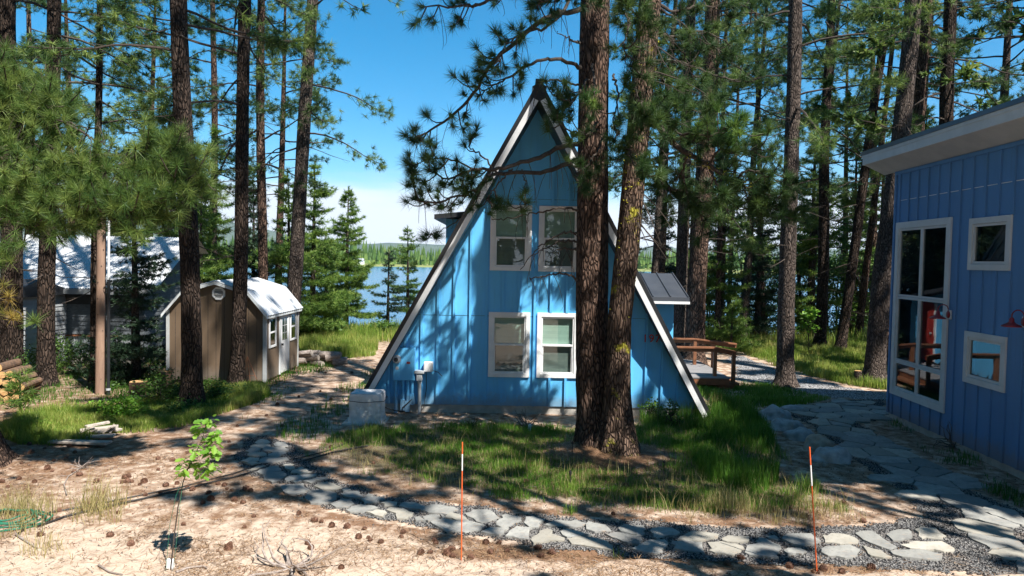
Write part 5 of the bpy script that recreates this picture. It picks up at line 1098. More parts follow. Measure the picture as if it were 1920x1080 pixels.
# weathered boards
g = GT(160, 828); m = MB(); bd = [((95, 833), (205, 838), .10, .05), ((125, 826), (215, 824), .09, .05), ((150, 818), (222, 812), .08, .10), ((160, 815), (205, 808), .05, .14), ((195, 812), (224, 818), .07, .09)]
root = empty('weathered_boards', tuple(g), 'heap of split grey weathered boards on the sand below the weeds', 'scrap wood')
for a_, b_, w_, z_ in bd:
    p, q = GT(*a_), GT(*b_); p.z += z_; q.z += z_+.02; m = MB(); m.bar(p, q, w_*1.6, .04); m.build('board', MT['driftwood'], root, bevel=.006)
for k in range(7):
    p = GT(150+k*9, 820); p.z += .08; q = p+Vector((rl.uniform(.05, .3), rl.uniform(-.05, .1), rl.uniform(.02, .14))); m = MB(); m.bar(p, q, .07, .02, (rl.uniform(-.5, .5), 0, 1)); m.build('splinter', MT['driftwood'], root)
# dead root snag and fallen sticks
def snag(label, px, py, s, seed, m_='greywood', n=9, name='dead_branch', cat='branch', flat=1.0):
    g = GT(px, py); r = np.random.default_rng(seed); m = MB()
    for k in range(n):
        a = r.uniform(0, 6.28); p = np.array(g)+r.normal(0, .03*s, 3)*[1, 1, 0]; d = np.array([math.cos(a), math.sin(a)*.6, r.uniform(.0, .6)*flat]); pts = [p]
        for i in range(6): d = d+r.normal(0, .35, 3)*[1, 1, .6*flat]; d /= np.linalg.norm(d); p = p+d*.09*s; p[2] = max(p[2], hz1(p[0], p[1])+.008); pts.append(p)
        m.tube(pts, np.linspace(.014*s, .003, 7), 5)
    tag(m.build(name, MT[m_], origin=tuple(g)), label, cat)
snag('twisted dead root snag on the sand at the bottom edge', 545, 1066, 1.2, 3, n=13); snag('small dead sprig with dark needles lying on the sand', 155, 878, .5, 4, n=10); snag('dry twiggy bush against the cabin foundation left of the pine', 990, 800, .75, 6, 'twig_grey', 16, 'dead_shrub', 'dead shrub', 1.8)
snag('low twiggy plant at the corner of the trunk shadow by the cabin wall', 880, 802, .6, 7, 'twig', 18, 'dead_shrub', 'dead shrub', 1.5); snag('dry grey shrub against the dark blue house wall', 1790, 838, .9, 8, 'twig_grey', 26, 'dead_shrub', 'dead shrub', 1.8)
def stick(label, pts, r_): 
    m = MB(); o_ = groundline(pts, r_, .015); m.tube(o_, np.linspace(r_, r_*.4, len(o_)), 6); tag(m.build('fallen_stick', MT['greywood'], origin=o_[0]), label, 'stick')
stick('curved bare stick on the sand above the coiled hose', [(125, 930), (120, 910), (128, 895), (150, 880), (165, 870)], .01); stick('dark root running down to the left of the sapling base', [(185, 1062), (205, 1075), (230, 1080)], .012)
stick('pale fallen stick right of the sapling base', [(330, 1076), (350, 1068), (380, 1064), (388, 1068)], .014); stick('long grey stick lying in the shaded weeds left of the path', [(300, 768), (330, 785), (345, 800)], .012); stick('second grey stick crossing in the shaded weeds', [(290, 790), (330, 776), (395, 768)], .01); stick('short dark stick near the hose', [(30, 1004), (60, 1024), (70, 1030)], .012)
# drip risers and marker in the lawn
for i, (a_, b_, lb) in enumerate((((1069, 912), 32, 'black drip riser in the litter below the big pine'), ((1073, 848), 22, 'black drip riser just left of the big pine base'), ((1245, 882), 20, 'black drip riser in the grass right of the big pine'))):
    g = GT(*a_); h = b_/F*g.y; m = MB(); m.tube([g-Vector((0, 0, .03)), g+Vector((0, 0, h))], (.008, .008), 8, True); m.lathe([(0, h*.72), (.018, h*.72), (.018, h*.9), (0, h*.92)], tuple(g), 'z', 10); tag(m.build('drip_riser', MT['black'], origin=tuple(g)), lb, 'drip riser', 'black drip risers in the lawn')
g = GT(993, 808); m = MB(); m.prism([(g.x-.03, g.y, g.z-.02), (g.x+.03, g.y, g.z-.02), (g.x+.035, g.y, g.z+.11), (g.x+.0, g.y, g.z+.13), (g.x-.03, g.y, g.z+.10)], (0, .03, 0)); tag(m.build('white_marker', MT['white'], origin=tuple(g), bevel=.005), 'tiny white marker tag by the dry bush at the cabin wall', 'marker')
m = MB(); o_ = groundline([(1085, 917), (1130, 918), (1172, 914), (1200, 910)], .01); m.tube(o_, (.009,)*len(o_), 6); tag(m.build('drip_line', MT['black'], origin=o_[0]), 'thin black drip line on the litter in front of the big pine', 'drip line')

# ------------------------------------------------------------------ logs, stumps, pole, mast
def log(p, q, r_, label, group, end='logend', bark='logbark', name='log'):
    p, q = Vector(p), Vector(q); root = empty(name, tuple(p), label, 'log', group); m = MB(); n = 14; d = (q-p).normalized(); u = d.cross(Vector((0, 0, 1))); u = (u if u.length > .01 else Vector((1, 0, 0))).normalized(); w_ = d.cross(u)
    rr = [r_*(1+.06*math.sin(k*2.3+p.x*9)+.04*math.sin(k*4+p.z*20)) for k in range(n)]
    V = [tuple(c+(u*math.cos(2*math.pi*k/n)+w_*math.sin(2*math.pi*k/n))*rr[k]) for c in (p, q) for k in range(n)]; m.add(V, [(k, (k+1) % n, n+(k+1) % n, n+k) for k in range(n)]); m.build('bark', MT[bark], root)
    m = MB()
    for c, s in ((p-d*.002, 0), (q+d*.002, 1)):
        V = [tuple(c+(u*math.cos(2*math.pi*k/n)+w_*math.sin(2*math.pi*k/n))*rr[k]*.95) for k in range(n)]+[tuple(c-d*(.002 if s == 0 else -.002))]; m.add(V, [(k, (k+1) % n, n) for k in range(n)])
    m.build('cut_end', MT[end], root); return root
lp = [(6, 747), (22, 749), (36, 746), (0, 732), (14, 735), (29, 730), (42, 738), (4, 716), (18, 719), (33, 716), (45, 726), (10, 703), (24, 702), (-6, 748), (-8, 733), (-6, 718), (0, 704), (2, 690)]
lz = G(20, 757).y
for i, (a_, b_) in enumerate(lp): c = P(a_-6, b_, lz+rc.uniform(0, .05)); log(c, c+Vector((-.15, .8, 0)), .088*rc.uniform(.85, 1.1), 'sawn pine log end in the pile at the left edge', 'sawn logs in the pile at the left edge')
wy = G(600, 684).y
for i in range(13):
    c = P(548+i*6.3, 678-(i % 3)*7, wy-.3+.25*(i % 2)); a = rc.uniform(-.6, .6); log(c, c+Vector((.42*math.cos(a), .42*math.sin(a), rc.uniform(-.04, .08))), rc.uniform(.07, .12), 'rough grey firewood log in the low pile behind the shed', 'firewood logs behind the shed', 'driftwood', 'greywood')
def stump(label, px, py, w_, h, bark='bark'):
    g = GT(px, py); r_ = w_/2/F*g.y; g = g+Vector((0, r_, 0)); log(g-Vector((0, 0, .1)), g+Vector((0, 0, h/F*g.y)), r_, label, None, 'logend', bark, 'tree_stump')['category'] = 'stump'
stump('sawn reddish stump in the shade left of the tan shed', 251, 742, 32, 24, 'logbark'); stump('pale cut stump at the left corner of the tan shed', 302, 728, 26, 30, 'logbark'); stump('short black stump beside the leaning pine at the right', 1611, 722, 13, 26, 'bark_grey')
g = GT(188, 738); pl_ = empty('utility_pole', tuple(g), 'bare light brown wooden pole with knots beside the slim mast', 'pole'); m = MB(); pts = [(g.x+.012*z, g.y, z-.1) for z in np.linspace(0, 5.4, 12)]; m.tube(pts, np.linspace(.105, .085, 12), 18); m.build('shaft', MT['polewood'], pl_, smooth=True)
m = MB(); 
for k in range(11): z = .35+k*.36; a = rc.uniform(3.6, 5.8); c = Vector((g.x+.012*z+.10*math.cos(a), g.y+.10*math.sin(a), z)); m.tube([c-Vector((math.cos(a), math.sin(a), 0))*.02, c+Vector((math.cos(a), math.sin(a), 0))*.006], (.014, .010), 7, True)
m.build('knots', MT['twig'], pl_)
g = GT(203, 741); ms = empty('antenna_mast', tuple(g), 'slim metal mast, dark below and white above, beside the brown pole', 'mast'); zt = P(205, 520, g.y).z; zt2 = P(206, 335, g.y).z
m = MB(); m.tube([(g.x, g.y, -.1), (g.x+.02, g.y, zt)], (.035, .032), 10); m.build('lower_tube', MT['roof'], ms); m = MB(); m.tube([(g.x+.02, g.y, zt), (g.x+.04, g.y, zt2)], (.026, .024), 10, True); m.build('upper_tube', MT['white'], ms); m = MB()
for z in (.12, zt-.05): m.lathe([(.05, z), (.05, z+.05)], (g.x, g.y, 0), 'z', 10)
m.build('clamp', MT['pipe'], ms)
# small wire obelisk with an orange leg leaning on the shed
g = GT(470, 722); m = MB(); tp = P(464, 668, SY0-.15)
for px in (444, 456, 470, 486): q = GT(px, 724); m.tube([q, tp], (.008, .008), 6)
for f in (.35, .65): q0, q1 = GT(444, 724).lerp(tp, f), GT(486, 724).lerp(tp, f); m.tube([q0, q1], (.006, .006), 5)
tag(m.build('garden_trellis', MT['wood'], origin=tuple(g)), 'small tapered wooden trellis leaning against the tan shed', 'trellis')

# ------------------------------------------------------------------ trees: the double pine in front of the cabin
def spl(pts, n=24):
    p = np.array([tuple(q) for q in pts], float); m = len(p); t = np.linspace(0, m-1, n); i = np.clip(t.astype(int), 0, m-2); f = (t-i)[:, None]
    p0 = p[np.clip(i-1, 0, m-1)]; p1 = p[i]; p2 = p[i+1]; p3 = p[np.clip(i+2, 0, m-1)]
    return .5*((2*p1)+(-p0+p2)*f+(2*p0-5*p1+4*p2-p3)*f*f+(-p0+3*p1-3*p2+p3)*f**3)
def big_trunk(mb, px, Y0, kY, rbase, rtop, h, flare, seed, n=72):
    "px = [(x, y)...] centre line in the photograph, from the ground up"
    pts = []
    for x, y in px:
        q = P(x, y, Y0)
        for _ in range(4): q = P(x, y, Y0+kY*max(0, q.z))
        pts.append(q)
    zs = np.array([q.z for q in pts]); X = np.array([q.x for q in pts]); Yv = np.array([q.y for q in pts]); o = np.argsort(zs); zs, X, Yv = zs[o], X[o], Yv[o]
    sx, sy = (X[-1]-X[-2])/(zs[-1]-zs[-2]), (Yv[-1]-Yv[-2])/(zs[-1]-zs[-2])
    c = lambda z: (float(np.interp(z, zs, X))+max(0, z-zs[-1])*sx, float(np.interp(z, zs, Yv))+max(0, z-zs[-1])*sy)
    V = []; a = np.arange(n)/n*2*math.pi; zz = list(np.arange(-.1, 8.6, .055))+list(np.linspace(8.8, h, 14)); N3 = mnoise.noise
    for z in zz:
        cx, cy = c(z); r = rbase+(rtop-rbase)*max(0, z)/h if z < 8.6 else (rbase+(rtop-rbase)*z/h)*max(.1, 1-((z-8.6)/(h-8.6))**2*.7)
        fl_ = flare*math.exp(-max(0, z)/.45)
        for t in a:
            dx, dy = math.cos(t), math.sin(t); w1 = N3(Vector((dx*2.1, dy*2.1, z*.45+seed))); u = t*r/.27
            g = abs(N3(Vector((dx*4.6+w1, dy*4.6, z*1.1+seed)))); g2 = abs(N3(Vector((dx*9.5, dy*9.5+w1, z*2.3+seed*2))))
            k = 1+.05*w1+.15*min(.35, g)+.09*min(.3, g2)-.04; rr = r*k+fl_*(1+.4*max(0, math.sin(3*t+seed))+.15*math.sin(7*t))
            V.append((cx+dx*rr, cy+dy*rr, z))
    m = len(zz); i = np.arange(m-1)[:, None]*n; k = np.arange(n)[None]; k2 = (k+1) % n
    mb.add(V, np.stack([i+k, i+k2, i+n+k2, i+n+k], -1).reshape(-1, 4)); return c
dp = empty('double_pine', tuple(TREE0), 'great double trunked pine standing in the lawn right before the blue cabin', 'tree')
m = MB(); cA = big_trunk(m, [(1128, 846), (1112, 720), (1110, 600), (1111, 400), (1112, 200), (1116, 0)], 11.95, .10, .275, .21, 24, .20, 1); m.build('trunk', MT['bark'], dp, smooth=True)
m = MB(); cB = big_trunk(m, [(1160, 838), (1158, 740), (1162, 600), (1178, 450), (1196, 250), (1219, 0)], 11.48, .08, .19, .16, 23, .22, 5, 60); m.build('trunk', MT['bark_lichen'], dp, smooth=True)
rgd = np.random.default_rng(4); wbr = MB(); TD = []; TB = []; HG = MB()
def cbranch(pts, r0, f0=.5, tw=10, tl=.35, nt=2, bright=False, hang=0, r1=None):
    "hand placed branch: side twigs with needle bursts beyond fraction f0"
    if pts[0][0] > 1195 and sum(q[1] for q in pts)/len(pts) < 165: pts = [(x_, y_, 12.3+max(0, x_-1205)/200*1.5) for x_, y_, _ in pts]
    s = spl([P(*q) for q in pts], 30); s = s+rgd.normal(0, .012, s.shape); wbr.tube(s, (r0, r1 or max(.006, r0*.22)), 8); T = TB if bright else TD
    for k in range(tw):
        f = f0+(1-f0)*(k+rgd.random())/tw; i = min(28, int(f*29)); d = s[i+1]-s[i]; d /= np.linalg.norm(d); u = rgd.normal(size=3); u -= d*(u@d); u /= np.linalg.norm(u); v = d*.6+u*.9+np.array([0, 0, .1]); v /= np.linalg.norm(v)
        L = tl*rgd.uniform(.5, 1.2); e = s[i]+v*L; mid = s[i]+v*L*.5+np.array([0, 0, -.12*L]); q = spl([s[i], mid, e+np.array([0, 0, .05])], 6); wbr.tube(q, (.012, .007), 5)
        dd = q[-1]-q[-2]; dd /= np.linalg.norm(dd); T.append((*q[-1], *dd))
        for j in range(nt-1): T.append((*(q[3]+rgd.normal(0, .07, 3)), *(dd+rgd.normal(0, .4, 3))))
    if tw: d = s[-1]-s[-2]; T.append((*s[-1], *(d/np.linalg.norm(d))))
    for k in range(hang):
        i = rgd.integers(2, 28); p = s[i]; a = rgd.uniform(0, 6.28); L = rgd.uniform(.2, .6); o = np.array([math.cos(a)*.3, math.sin(a)*.3, 0]); q = spl([p, p+o*L*.6+[0, 0, -.35*L], p+o*L*1.1+[0, 0, -.9*L], p+o*L*.8+[0, 0, -1.1*L]], 8); wbr.tube(q, (.006, .0025), 3)
# left side, upper arching boughs
cbranch([(1088, 20, 12), (1030, 30, 11.6), (970, 75, 11.3), (925, 115, 11.1), (890, 170, 11.0), (850, 215, 10.9), (800, 248, 10.8), (775, 262, 10.7)], .045, .32, 14, .4, 2, hang=12)
cbranch([(1090, 128, 12), (1050, 112, 11.7), (1010, 115, 11.4), (965, 138, 11.2), (930, 158, 11.1), (895, 180, 11.0)], .035, .45, 9, .35, 2, hang=8)
cbranch([(1088, -60, 12), (1020, -40, 11.5), (960, -20, 11.2), (905, 5, 11), (860, 10, 11), (790, 12, 11)], .045, .35, 11, .35, 2, hang=9)
cbranch([(1085, -30, 12), (1040, 40, 11.2), (990, 60, 10.9), (950, 85, 10.8), (935, 130, 10.8)], .03, .4, 9, .35, 2, hang=8)
# left side, middle bough with the big group of bursts
cbranch([(1085, 270, 12), (1050, 275, 11.6), (1010, 295, 11.3), (960, 308, 11.1), (920, 318, 11.0), (880, 318, 10.9), (845, 335, 10.8), (800, 318, 10.7)], .045, .55, 16, .45, 2, hang=10)
cbranch([(1085, 298, 12), (1050, 312, 11.8), (1010, 324, 11.6), (960, 325, 11.4), (915, 330, 11.2), (890, 355, 11.1), (850, 372, 11.0), (800, 380, 10.9), (776, 372, 10.8)], .042, .60, 13, .4, 2, hang=12)
cbranch([(930, 322, 11.1), (900, 290, 11), (880, 275, 10.9), (890, 255, 10.9)], .016, .5, 4, .2, 1); cbranch([(900, 325, 11), (850, 300, 10.9), (800, 300, 10.8), (768, 322, 10.7)], .016, .4, 6, .28, 2)
cbranch([(960, 315, 11.2), (930, 350, 11.2), (915, 375, 11.2), (935, 385, 11.2)], .014, .4, 5, .25, 2); cbranch([(900, 360, 11.1), (880, 395, 11.1), (840, 425, 11.0), (800, 440, 11)], .010, .8, 3, .18, 1)
cbranch([(980, 318, 11.4), (985, 350, 11.3), (975, 385, 11.2), (990, 380, 11.2)], .010, .6, 4, .2, 1, hang=6)
for d_ in ([(1083, 395, 12), (1055, 388, 11.8), (1020, 396, 11.6), (985, 402, 11.5), (950, 410, 11.4), (920, 412, 11.3)], [(1083, 438, 12), (1060, 436, 11.8), (1035, 448, 11.7), (1010, 465, 11.6), (975, 505, 11.5)], [(1083, 452, 12), (1055, 452, 11.8), (1030, 462, 11.6), (1000, 478, 11.5)], [(1083, 468, 12), (1060, 466, 11.7), (1040, 470, 11.6)],
           [(1082, 524, 12), (1060, 513, 11.8), (1040, 514, 11.6), (1010, 520, 11.5), (992, 524, 11.5)], [(1085, 80, 12), (1070, 75, 11.8), (1045, 60, 11.7)], [(1088, 160, 12), (1040, 150, 11.7), (1015, 155, 11.6), (1010, 170, 11.5)]): cbranch(d_, .02, .9, 0, hang=5)
# bursts in front of the trunk
cbranch([(1100, 150, 12), (1085, 175, 11.2), (1070, 190, 10.9), (1045, 180, 10.7)], .02, .2, 9, .3, 2); cbranch([(1110, 120, 11.8), (1115, 160, 10.9), (1112, 190, 10.6)], .02, .7, 3, .15, 1, True)
cbranch([(1120, 230, 11.8), (1100, 250, 11.2), (1060, 240, 10.9), (1040, 215, 10.8)], .022, .3, 9, .3, 2); cbranch([(1130, 260, 11.8), (1110, 300, 11.2), (1080, 330, 11), (1100, 350, 11)], .018, .3, 6, .25, 2)
cbranch([(1150, 140, 12), (1160, 180, 11.4), (1150, 230, 11.2), (1170, 260, 11.1)], .02, .3, 8, .3, 2); cbranch([(1180, 180, 12), (1190, 220, 11.5), (1215, 210, 11.3), (1230, 190, 11.2)], .02, .2, 8, .3, 2)
# right side
cbranch([(1200, 205, 12.3), (1225, 230, 12), (1260, 265, 11.8), (1290, 290, 11.6), (1320, 305, 11.5), (1350, 325, 11.4), (1380, 340, 11.3), (1410, 355, 11.2), (1470, 375, 11.1)], .06, .62, 12, .35, 2, hang=12)
cbranch([(1190, 345, 12.3), (1240, 350, 12.1), (1290, 362, 12), (1330, 385, 12), (1350, 410, 12)], .03, .5, 6, .3, 1, hang=10)
cbranch([(1210, 120, 12.3), (1260, 115, 12.0), (1300, 125, 11.8), (1350, 145, 11.6), (1400, 155, 11.5)], .04, .35, 12, .4, 2, hang=14); cbranch([(1215, 60, 12.4), (1270, 70, 12), (1320, 60, 11.8), (1380, 90, 11.6)], .035, .35, 12, .4, 2, hang=10)
cbranch([(1260, 268, 11.8), (1290, 250, 11.4), (1330, 255, 11.2), (1370, 235, 11.1), (1390, 250, 11)], .03, .35, 13, .35, 2, True); cbranch([(1330, 310, 11.5), (1350, 280, 11.3), (1390, 290, 11.2), (1430, 270, 11.1)], .022, .3, 10, .35, 2)
cbranch([(1380, 340, 11.3), (1400, 320, 11.1), (1440, 330, 11), (1490, 355, 10.9)], .022, .4, 9, .3, 2); cbranch([(1215, -10, 12.4), (1260, 20, 12), (1320, 10, 11.8), (1370, 30, 11.7)], .035, .3, 12, .4, 2, hang=8)
cbranch([(1205, 200, 12.3), (1240, 190, 12.0), (1290, 210, 11.6), (1340, 200, 11.4)], .025, .3, 12, .4, 2, hang=8); cbranch([(1160, 20, 12), (1180, 40, 11.5), (1170, 90, 11.3), (1190, 120, 11.3)], .02, .3, 8, .35, 2, hang=8)
for b_ in ([(1200, 30, 12.3), (1240, 60, 12.2), (1280, 100, 12.1), (1300, 150, 12.0)], [(1200, 90, 12.3), (1230, 130, 12.0), (1260, 180, 11.9), (1270, 230, 11.8)], [(1205, 160, 12.3), (1240, 220, 11.8), (1290, 260, 11.5), (1340, 270, 11.3)], [(1190, 260, 12.3), (1220, 300, 12.1), (1250, 340, 12.0), (1260, 390, 12.0)],
    [(1215, -40, 12.4), (1290, -20, 11.9), (1370, 0, 11.5), (1440, 40, 11.3)], [(1215, 0, 12.4), (1270, 40, 11.8), (1340, 90, 11.4), (1400, 110, 11.2)], [(1110, -40, 12), (1150, -10, 11.3), (1180, 20, 11), (1220, 30, 10.9)], [(1105, -60, 12), (1080, -20, 11.2), (1040, -5, 10.8), (1000, 10, 10.7)],
    [(1330, 310, 11.5), (1345, 350, 11.4), (1370, 380, 11.4), (1420, 395, 11.3)], [(1290, 290, 11.6), (1280, 330, 11.8), (1300, 380, 11.9), (1320, 420, 12)], [(1210, 120, 12.3), (1240, 150, 11.9), (1290, 170, 11.6), (1350, 190, 11.4)], [(1410, 355, 11.2), (1440, 380, 11.1), (1480, 400, 11)]):
    cbranch(b_, .024, .22, 13, .38, 3, hang=5)
for b_ in ([(1200, 130, 12.0), (1190, 160, 11.3), (1205, 200, 11.0), (1225, 230, 10.9)], [(1190, 250, 11.9), (1175, 270, 11.3), (1190, 310, 11.0), (1215, 330, 10.9)], [(1205, 40, 12), (1215, 80, 11.4), (1200, 120, 11.1)]): cbranch(b_, .02, .25, 9, .3, 3, hang=6)
rb2 = np.random.default_rng(12)
for k in range(84):      # the crown above the picture
    z = 11.6+11*k/84; cc = cA if k % 2 else cB; x, y = cc(z); grow_branch(wbr, TD, (x, y, z), rb2.uniform(0, 6.28), rb2.uniform(-.1, .5), 2.0*rb2.uniform(.6, 1.1)*(1-.6*(z-11.6)/11.5), rb2, .03, .8, subd=.4, nt=3)
for k in range(26):      # drooping dead twigs on the right stem
    z = 3.8+3.6*rb2.random(); x, y = cB(z); grow_branch(wbr, None, (x, y, z), rb2.uniform(-1.4, 1.6), rb2.uniform(-.8, .1), rb2.uniform(.5, 1.5), rb2, .014, 0, subd=.2, droop=.5)
wbr.build('branches', MT['twig'], dp)
m = MB(); A = np.array(TD); lo_ = A[:, 2] < 8.2
needles(m, A[lo_][:, :3], A[lo_][:, 3:], .205*rgd.uniform(.8, 1.15, lo_.sum()), 110, .0066, rgd, 1.0); needles(m, A[~lo_][:, :3], A[~lo_][:, 3:], .24, 16, .02, rgd); m.build('needles', MT['needle_dark'], dp, attr=True)
m = MB(); A = np.array(TB); needles(m, A[:, :3], A[:, 3:], .215*rgd.uniform(.8, 1.15, len(A)), 120, .0066, rgd, 1.0); m.build('sunlit_needles', MT['needle_sunlit'], dp, attr=True)
m = MB()
for k in range(70):
    z = rb2.uniform(2.2, 7); x, y = cB(z); a = rb2.uniform(3.3, 6.4); c = Vector((x+.195*math.cos(a), y+.195*math.sin(a), z)); s_ = rb2.uniform(.006, .018); leaves(m, np.array([c]*5)+rb2.normal(0, s_*.6, (5, 3)), s_*2, rb2)
lb_ = spl([P(*q) for q in [(1290, 290, 11.6), (1320, 305, 11.5), (1350, 325, 11.4), (1380, 340, 11.3), (1410, 355, 11.2)]], 30)
for k in range(90): c = lb_[rb2.integers(0, 30)]+rb2.normal(0, .03, 3)+[0, 0, -abs(rb2.normal(0, .12))*(rb2.random() < .5)]; leaves(m, np.array([c]*4)+rb2.normal(0, .012, (4, 3)), .035, rb2)
m.build('lichen', MT['lichen'], dp)

# near pine at the left edge whose bright boughs reach into the view
g = G(-38, 870); n1 = empty('pine_tree', tuple(g), 'near pine at the left edge with bright green boughs reaching into view', 'tree')
m = MB(); trunk_mesh(m, lambda z: (g.x-.10*z, g.y+.02*z), list(np.arange(-.1, 10, .12))+[12, 15, 18], lambda z: .24*max(.15, 1-z/19)+.18*math.exp(-max(0, z)/.25), 28, .09, 3); m.build('trunk', MT['bark'], n1, smooth=True)
wbr = MB(); TD = []; TB = []
for b_, r_, f_, k_, l_ in (([(-330, 150, 10.2), (-60, 215, 9.8), (60, 270, 9.5), (140, 300, 9.3), (220, 320, 9.2), (300, 330, 9.1), (345, 345, 9.0)], .045, .18, 40, .55), ([(-330, 40, 10.3), (-60, 120, 9.8), (10, 150, 9.6), (70, 190, 9.5), (110, 205, 9.4)], .035, .4, 20, .45),
    ([(-330, 250, 10.2), (-80, 330, 9.5), (20, 360, 9.2), (110, 385, 9.0), (190, 395, 8.9), (250, 400, 8.8)], .04, .3, 40, .5), ([(-300, 200, 10), (-50, 260, 9.4), (40, 300, 9.2), (100, 330, 9.1), (160, 340, 9.0)], .03, .35, 24, .45),
    ([(60, 270, 9.5), (110, 230, 9.6), (100, 180, 9.7), (50, 150, 9.7)], .02, .2, 12, .35), ([(220, 320, 9.2), (260, 290, 9.2), (310, 290, 9.1), (330, 300, 9.1)], .018, .2, 14, .35), ([(-300, 400, 9.8), (-60, 300, 9.6), (0, 250, 9.5), (30, 200, 9.5)], .03, .5, 14, .4),
    ([(-300, 300, 9.8), (-60, 380, 9.2), (0, 400, 9.0), (60, 430, 8.9)], .025, .4, 14, .4), ([(-200, 350, 9.6), (-30, 470, 9.0), (0, 500, 8.8)], .02, .6, 4, .25), ([(250, 340, 9.1), (290, 370, 9.1), (300, 400, 9.1)], .015, .2, 8, .3), ([(-200, 300, 9.6), (0, 330, 9.2), (120, 350, 9.0), (220, 370, 8.9), (310, 380, 8.8)], .02, .35, 22, .4), ([(140, 300, 9.3), (220, 290, 9.4), (300, 300, 9.4), (350, 310, 9.4), (385, 330, 9.4)], .02, .4, 14, .35)):
    cbranch(b_, r_, f_, int(k_*1.7), l_, 4, True)
cbranch([(-200, 480, 9.3), (-40, 545, 8.8), (0, 560, 8.7), (40, 592, 8.6), (68, 604, 8.5)], .012, .96, 1, .03, 1, True)
cbranch([(-10, 555, 8.7), (5, 545, 8.6), (18, 560, 8.6)], .008, .5, 3, .12, 1); cbranch([(-10, 575, 8.7), (10, 595, 8.6), (22, 590, 8.6)], .008, .5, 3, .12, 1)
for d_ in ([(-100, 210, 9.6), (60, 215, 9.4), (160, 240, 9.3), (190, 230, 9.3)], [(-60, 300, 9.4), (60, 275, 9.3), (110, 276, 9.2)], [(120, 230, 9.2), (170, 258, 9.1), (197, 272, 9.1)], [(-40, 330, 9.2), (0, 335, 9.1), (25, 325, 9.1)]): cbranch(d_, .018, .9, 0, hang=4)
rb2 = np.random.default_rng(31)
for k in range(30): z = 7+10*k/30; grow_branch(wbr, TB, (g.x-.1*z, g.y, z), rb2.uniform(0, 6.28), rb2.uniform(-.1, .5), 2.4*(1-.5*k/30), rb2, .03, .8, subd=.5, nt=2)
wbr.build('branches', MT['twig'], n1); m = MB(); A = np.array(TB); lo_ = A[:, 2] < 7; needles(m, A[lo_][:, :3], A[lo_][:, 3:], .19*rgd.uniform(.8, 1.15, lo_.sum()), 66, .0060, rgd, 1.0); needles(m, A[~lo_][:, :3], A[~lo_][:, 3:], .24, 14, .02, rgd); m.build('needles', MT['needle'], n1, attr=True)
m = MB(); A = np.array(TD); needles(m, A[:, :3], A[:, 3:], .15, 60, .005, rgd, 1.0); MT['rust'] = leafmat('yellowing_needles', (.12, .14, .03), (.30, .24, .05), (.42, .28, .07), .3); m.build('yellowed_needles', MT['rust'], n1, attr=True)

# ------------------------------------------------------------------ pines of the left group
def tpine(label, bpx, tpx, wpx, by=None, **kw):
    "base pixel, pixel where the trunk meets the top of the picture, width in pixels"
    b = GT(*bpx) if by is None else Vector((P(bpx[0], bpx[1], by).x, by, hz1(P(bpx[0], bpx[1], by).x, by)))
    t = P(tpx[0], tpx[1], b.y); return pine(label, tuple(b), tuple(t), r=wpx/2/F*b.y, dist=b.y, **kw)
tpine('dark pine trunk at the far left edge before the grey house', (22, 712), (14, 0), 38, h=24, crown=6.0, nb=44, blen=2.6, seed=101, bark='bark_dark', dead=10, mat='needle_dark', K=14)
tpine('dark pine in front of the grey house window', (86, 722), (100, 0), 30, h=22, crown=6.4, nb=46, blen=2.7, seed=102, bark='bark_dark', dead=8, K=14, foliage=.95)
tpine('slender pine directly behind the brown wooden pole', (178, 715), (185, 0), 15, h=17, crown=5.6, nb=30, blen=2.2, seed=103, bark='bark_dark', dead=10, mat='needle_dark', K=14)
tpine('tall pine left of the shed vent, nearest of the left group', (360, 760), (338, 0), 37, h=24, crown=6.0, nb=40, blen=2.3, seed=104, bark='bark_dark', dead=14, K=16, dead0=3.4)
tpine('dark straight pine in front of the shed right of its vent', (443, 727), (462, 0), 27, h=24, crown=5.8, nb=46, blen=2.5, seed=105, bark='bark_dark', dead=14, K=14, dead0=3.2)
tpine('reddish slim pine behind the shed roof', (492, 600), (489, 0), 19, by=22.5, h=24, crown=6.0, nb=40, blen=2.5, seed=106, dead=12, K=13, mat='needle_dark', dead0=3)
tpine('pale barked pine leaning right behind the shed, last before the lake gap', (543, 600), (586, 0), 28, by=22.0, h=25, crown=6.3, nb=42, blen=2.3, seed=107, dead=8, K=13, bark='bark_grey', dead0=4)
# right group
tpine('straight grey pine standing alone on the gravel path at the right', (1472, 724), (1491, 0), 31, h=26, crown=7.0, nb=44, blen=2.6, seed=111, dead=12, K=14, bark='bark_grey', dead0=3)
tpine('big pine leaning right beside the corner of the dark blue house', (1638, 720), (1712, 0), 36, h=26, crown=9, nb=34, blen=2.4, seed=112, dead=8, K=14, bark='bark_grey')
tpine('second reddish pine close behind the leaning one at the house corner', (1662, 692), (1738, 0), 30, h=26, crown=9, nb=34, blen=2.4, seed=113, dead=8, K=12)
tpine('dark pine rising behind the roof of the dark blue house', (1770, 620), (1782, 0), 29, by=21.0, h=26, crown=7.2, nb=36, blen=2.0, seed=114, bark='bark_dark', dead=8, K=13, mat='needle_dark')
tpine('pale pine trunk directly right of the cabin, behind the deck', (1272, 640), (1296, 0), 24, by=22.0, h=24, crown=5.5, nb=46, blen=2.6, seed=115, dead=12, K=13, bark='bark_grey', mat='needle')
tpine('thick pine trunk behind the deck railing', (1303, 640), (1337, 0), 37, by=21.2, h=26, crown=6.0, nb=46, blen=2.8, seed=116, dead=12, K=13, mat='needle_dark')
tpine('dark straight pine at the edge of the back meadow', (1536, 655), (1558, 0), 21, h=24, crown=6.0, nb=50, blen=3.0, seed=117, bark='bark_dark', dead=14, K=12, dead0=2)
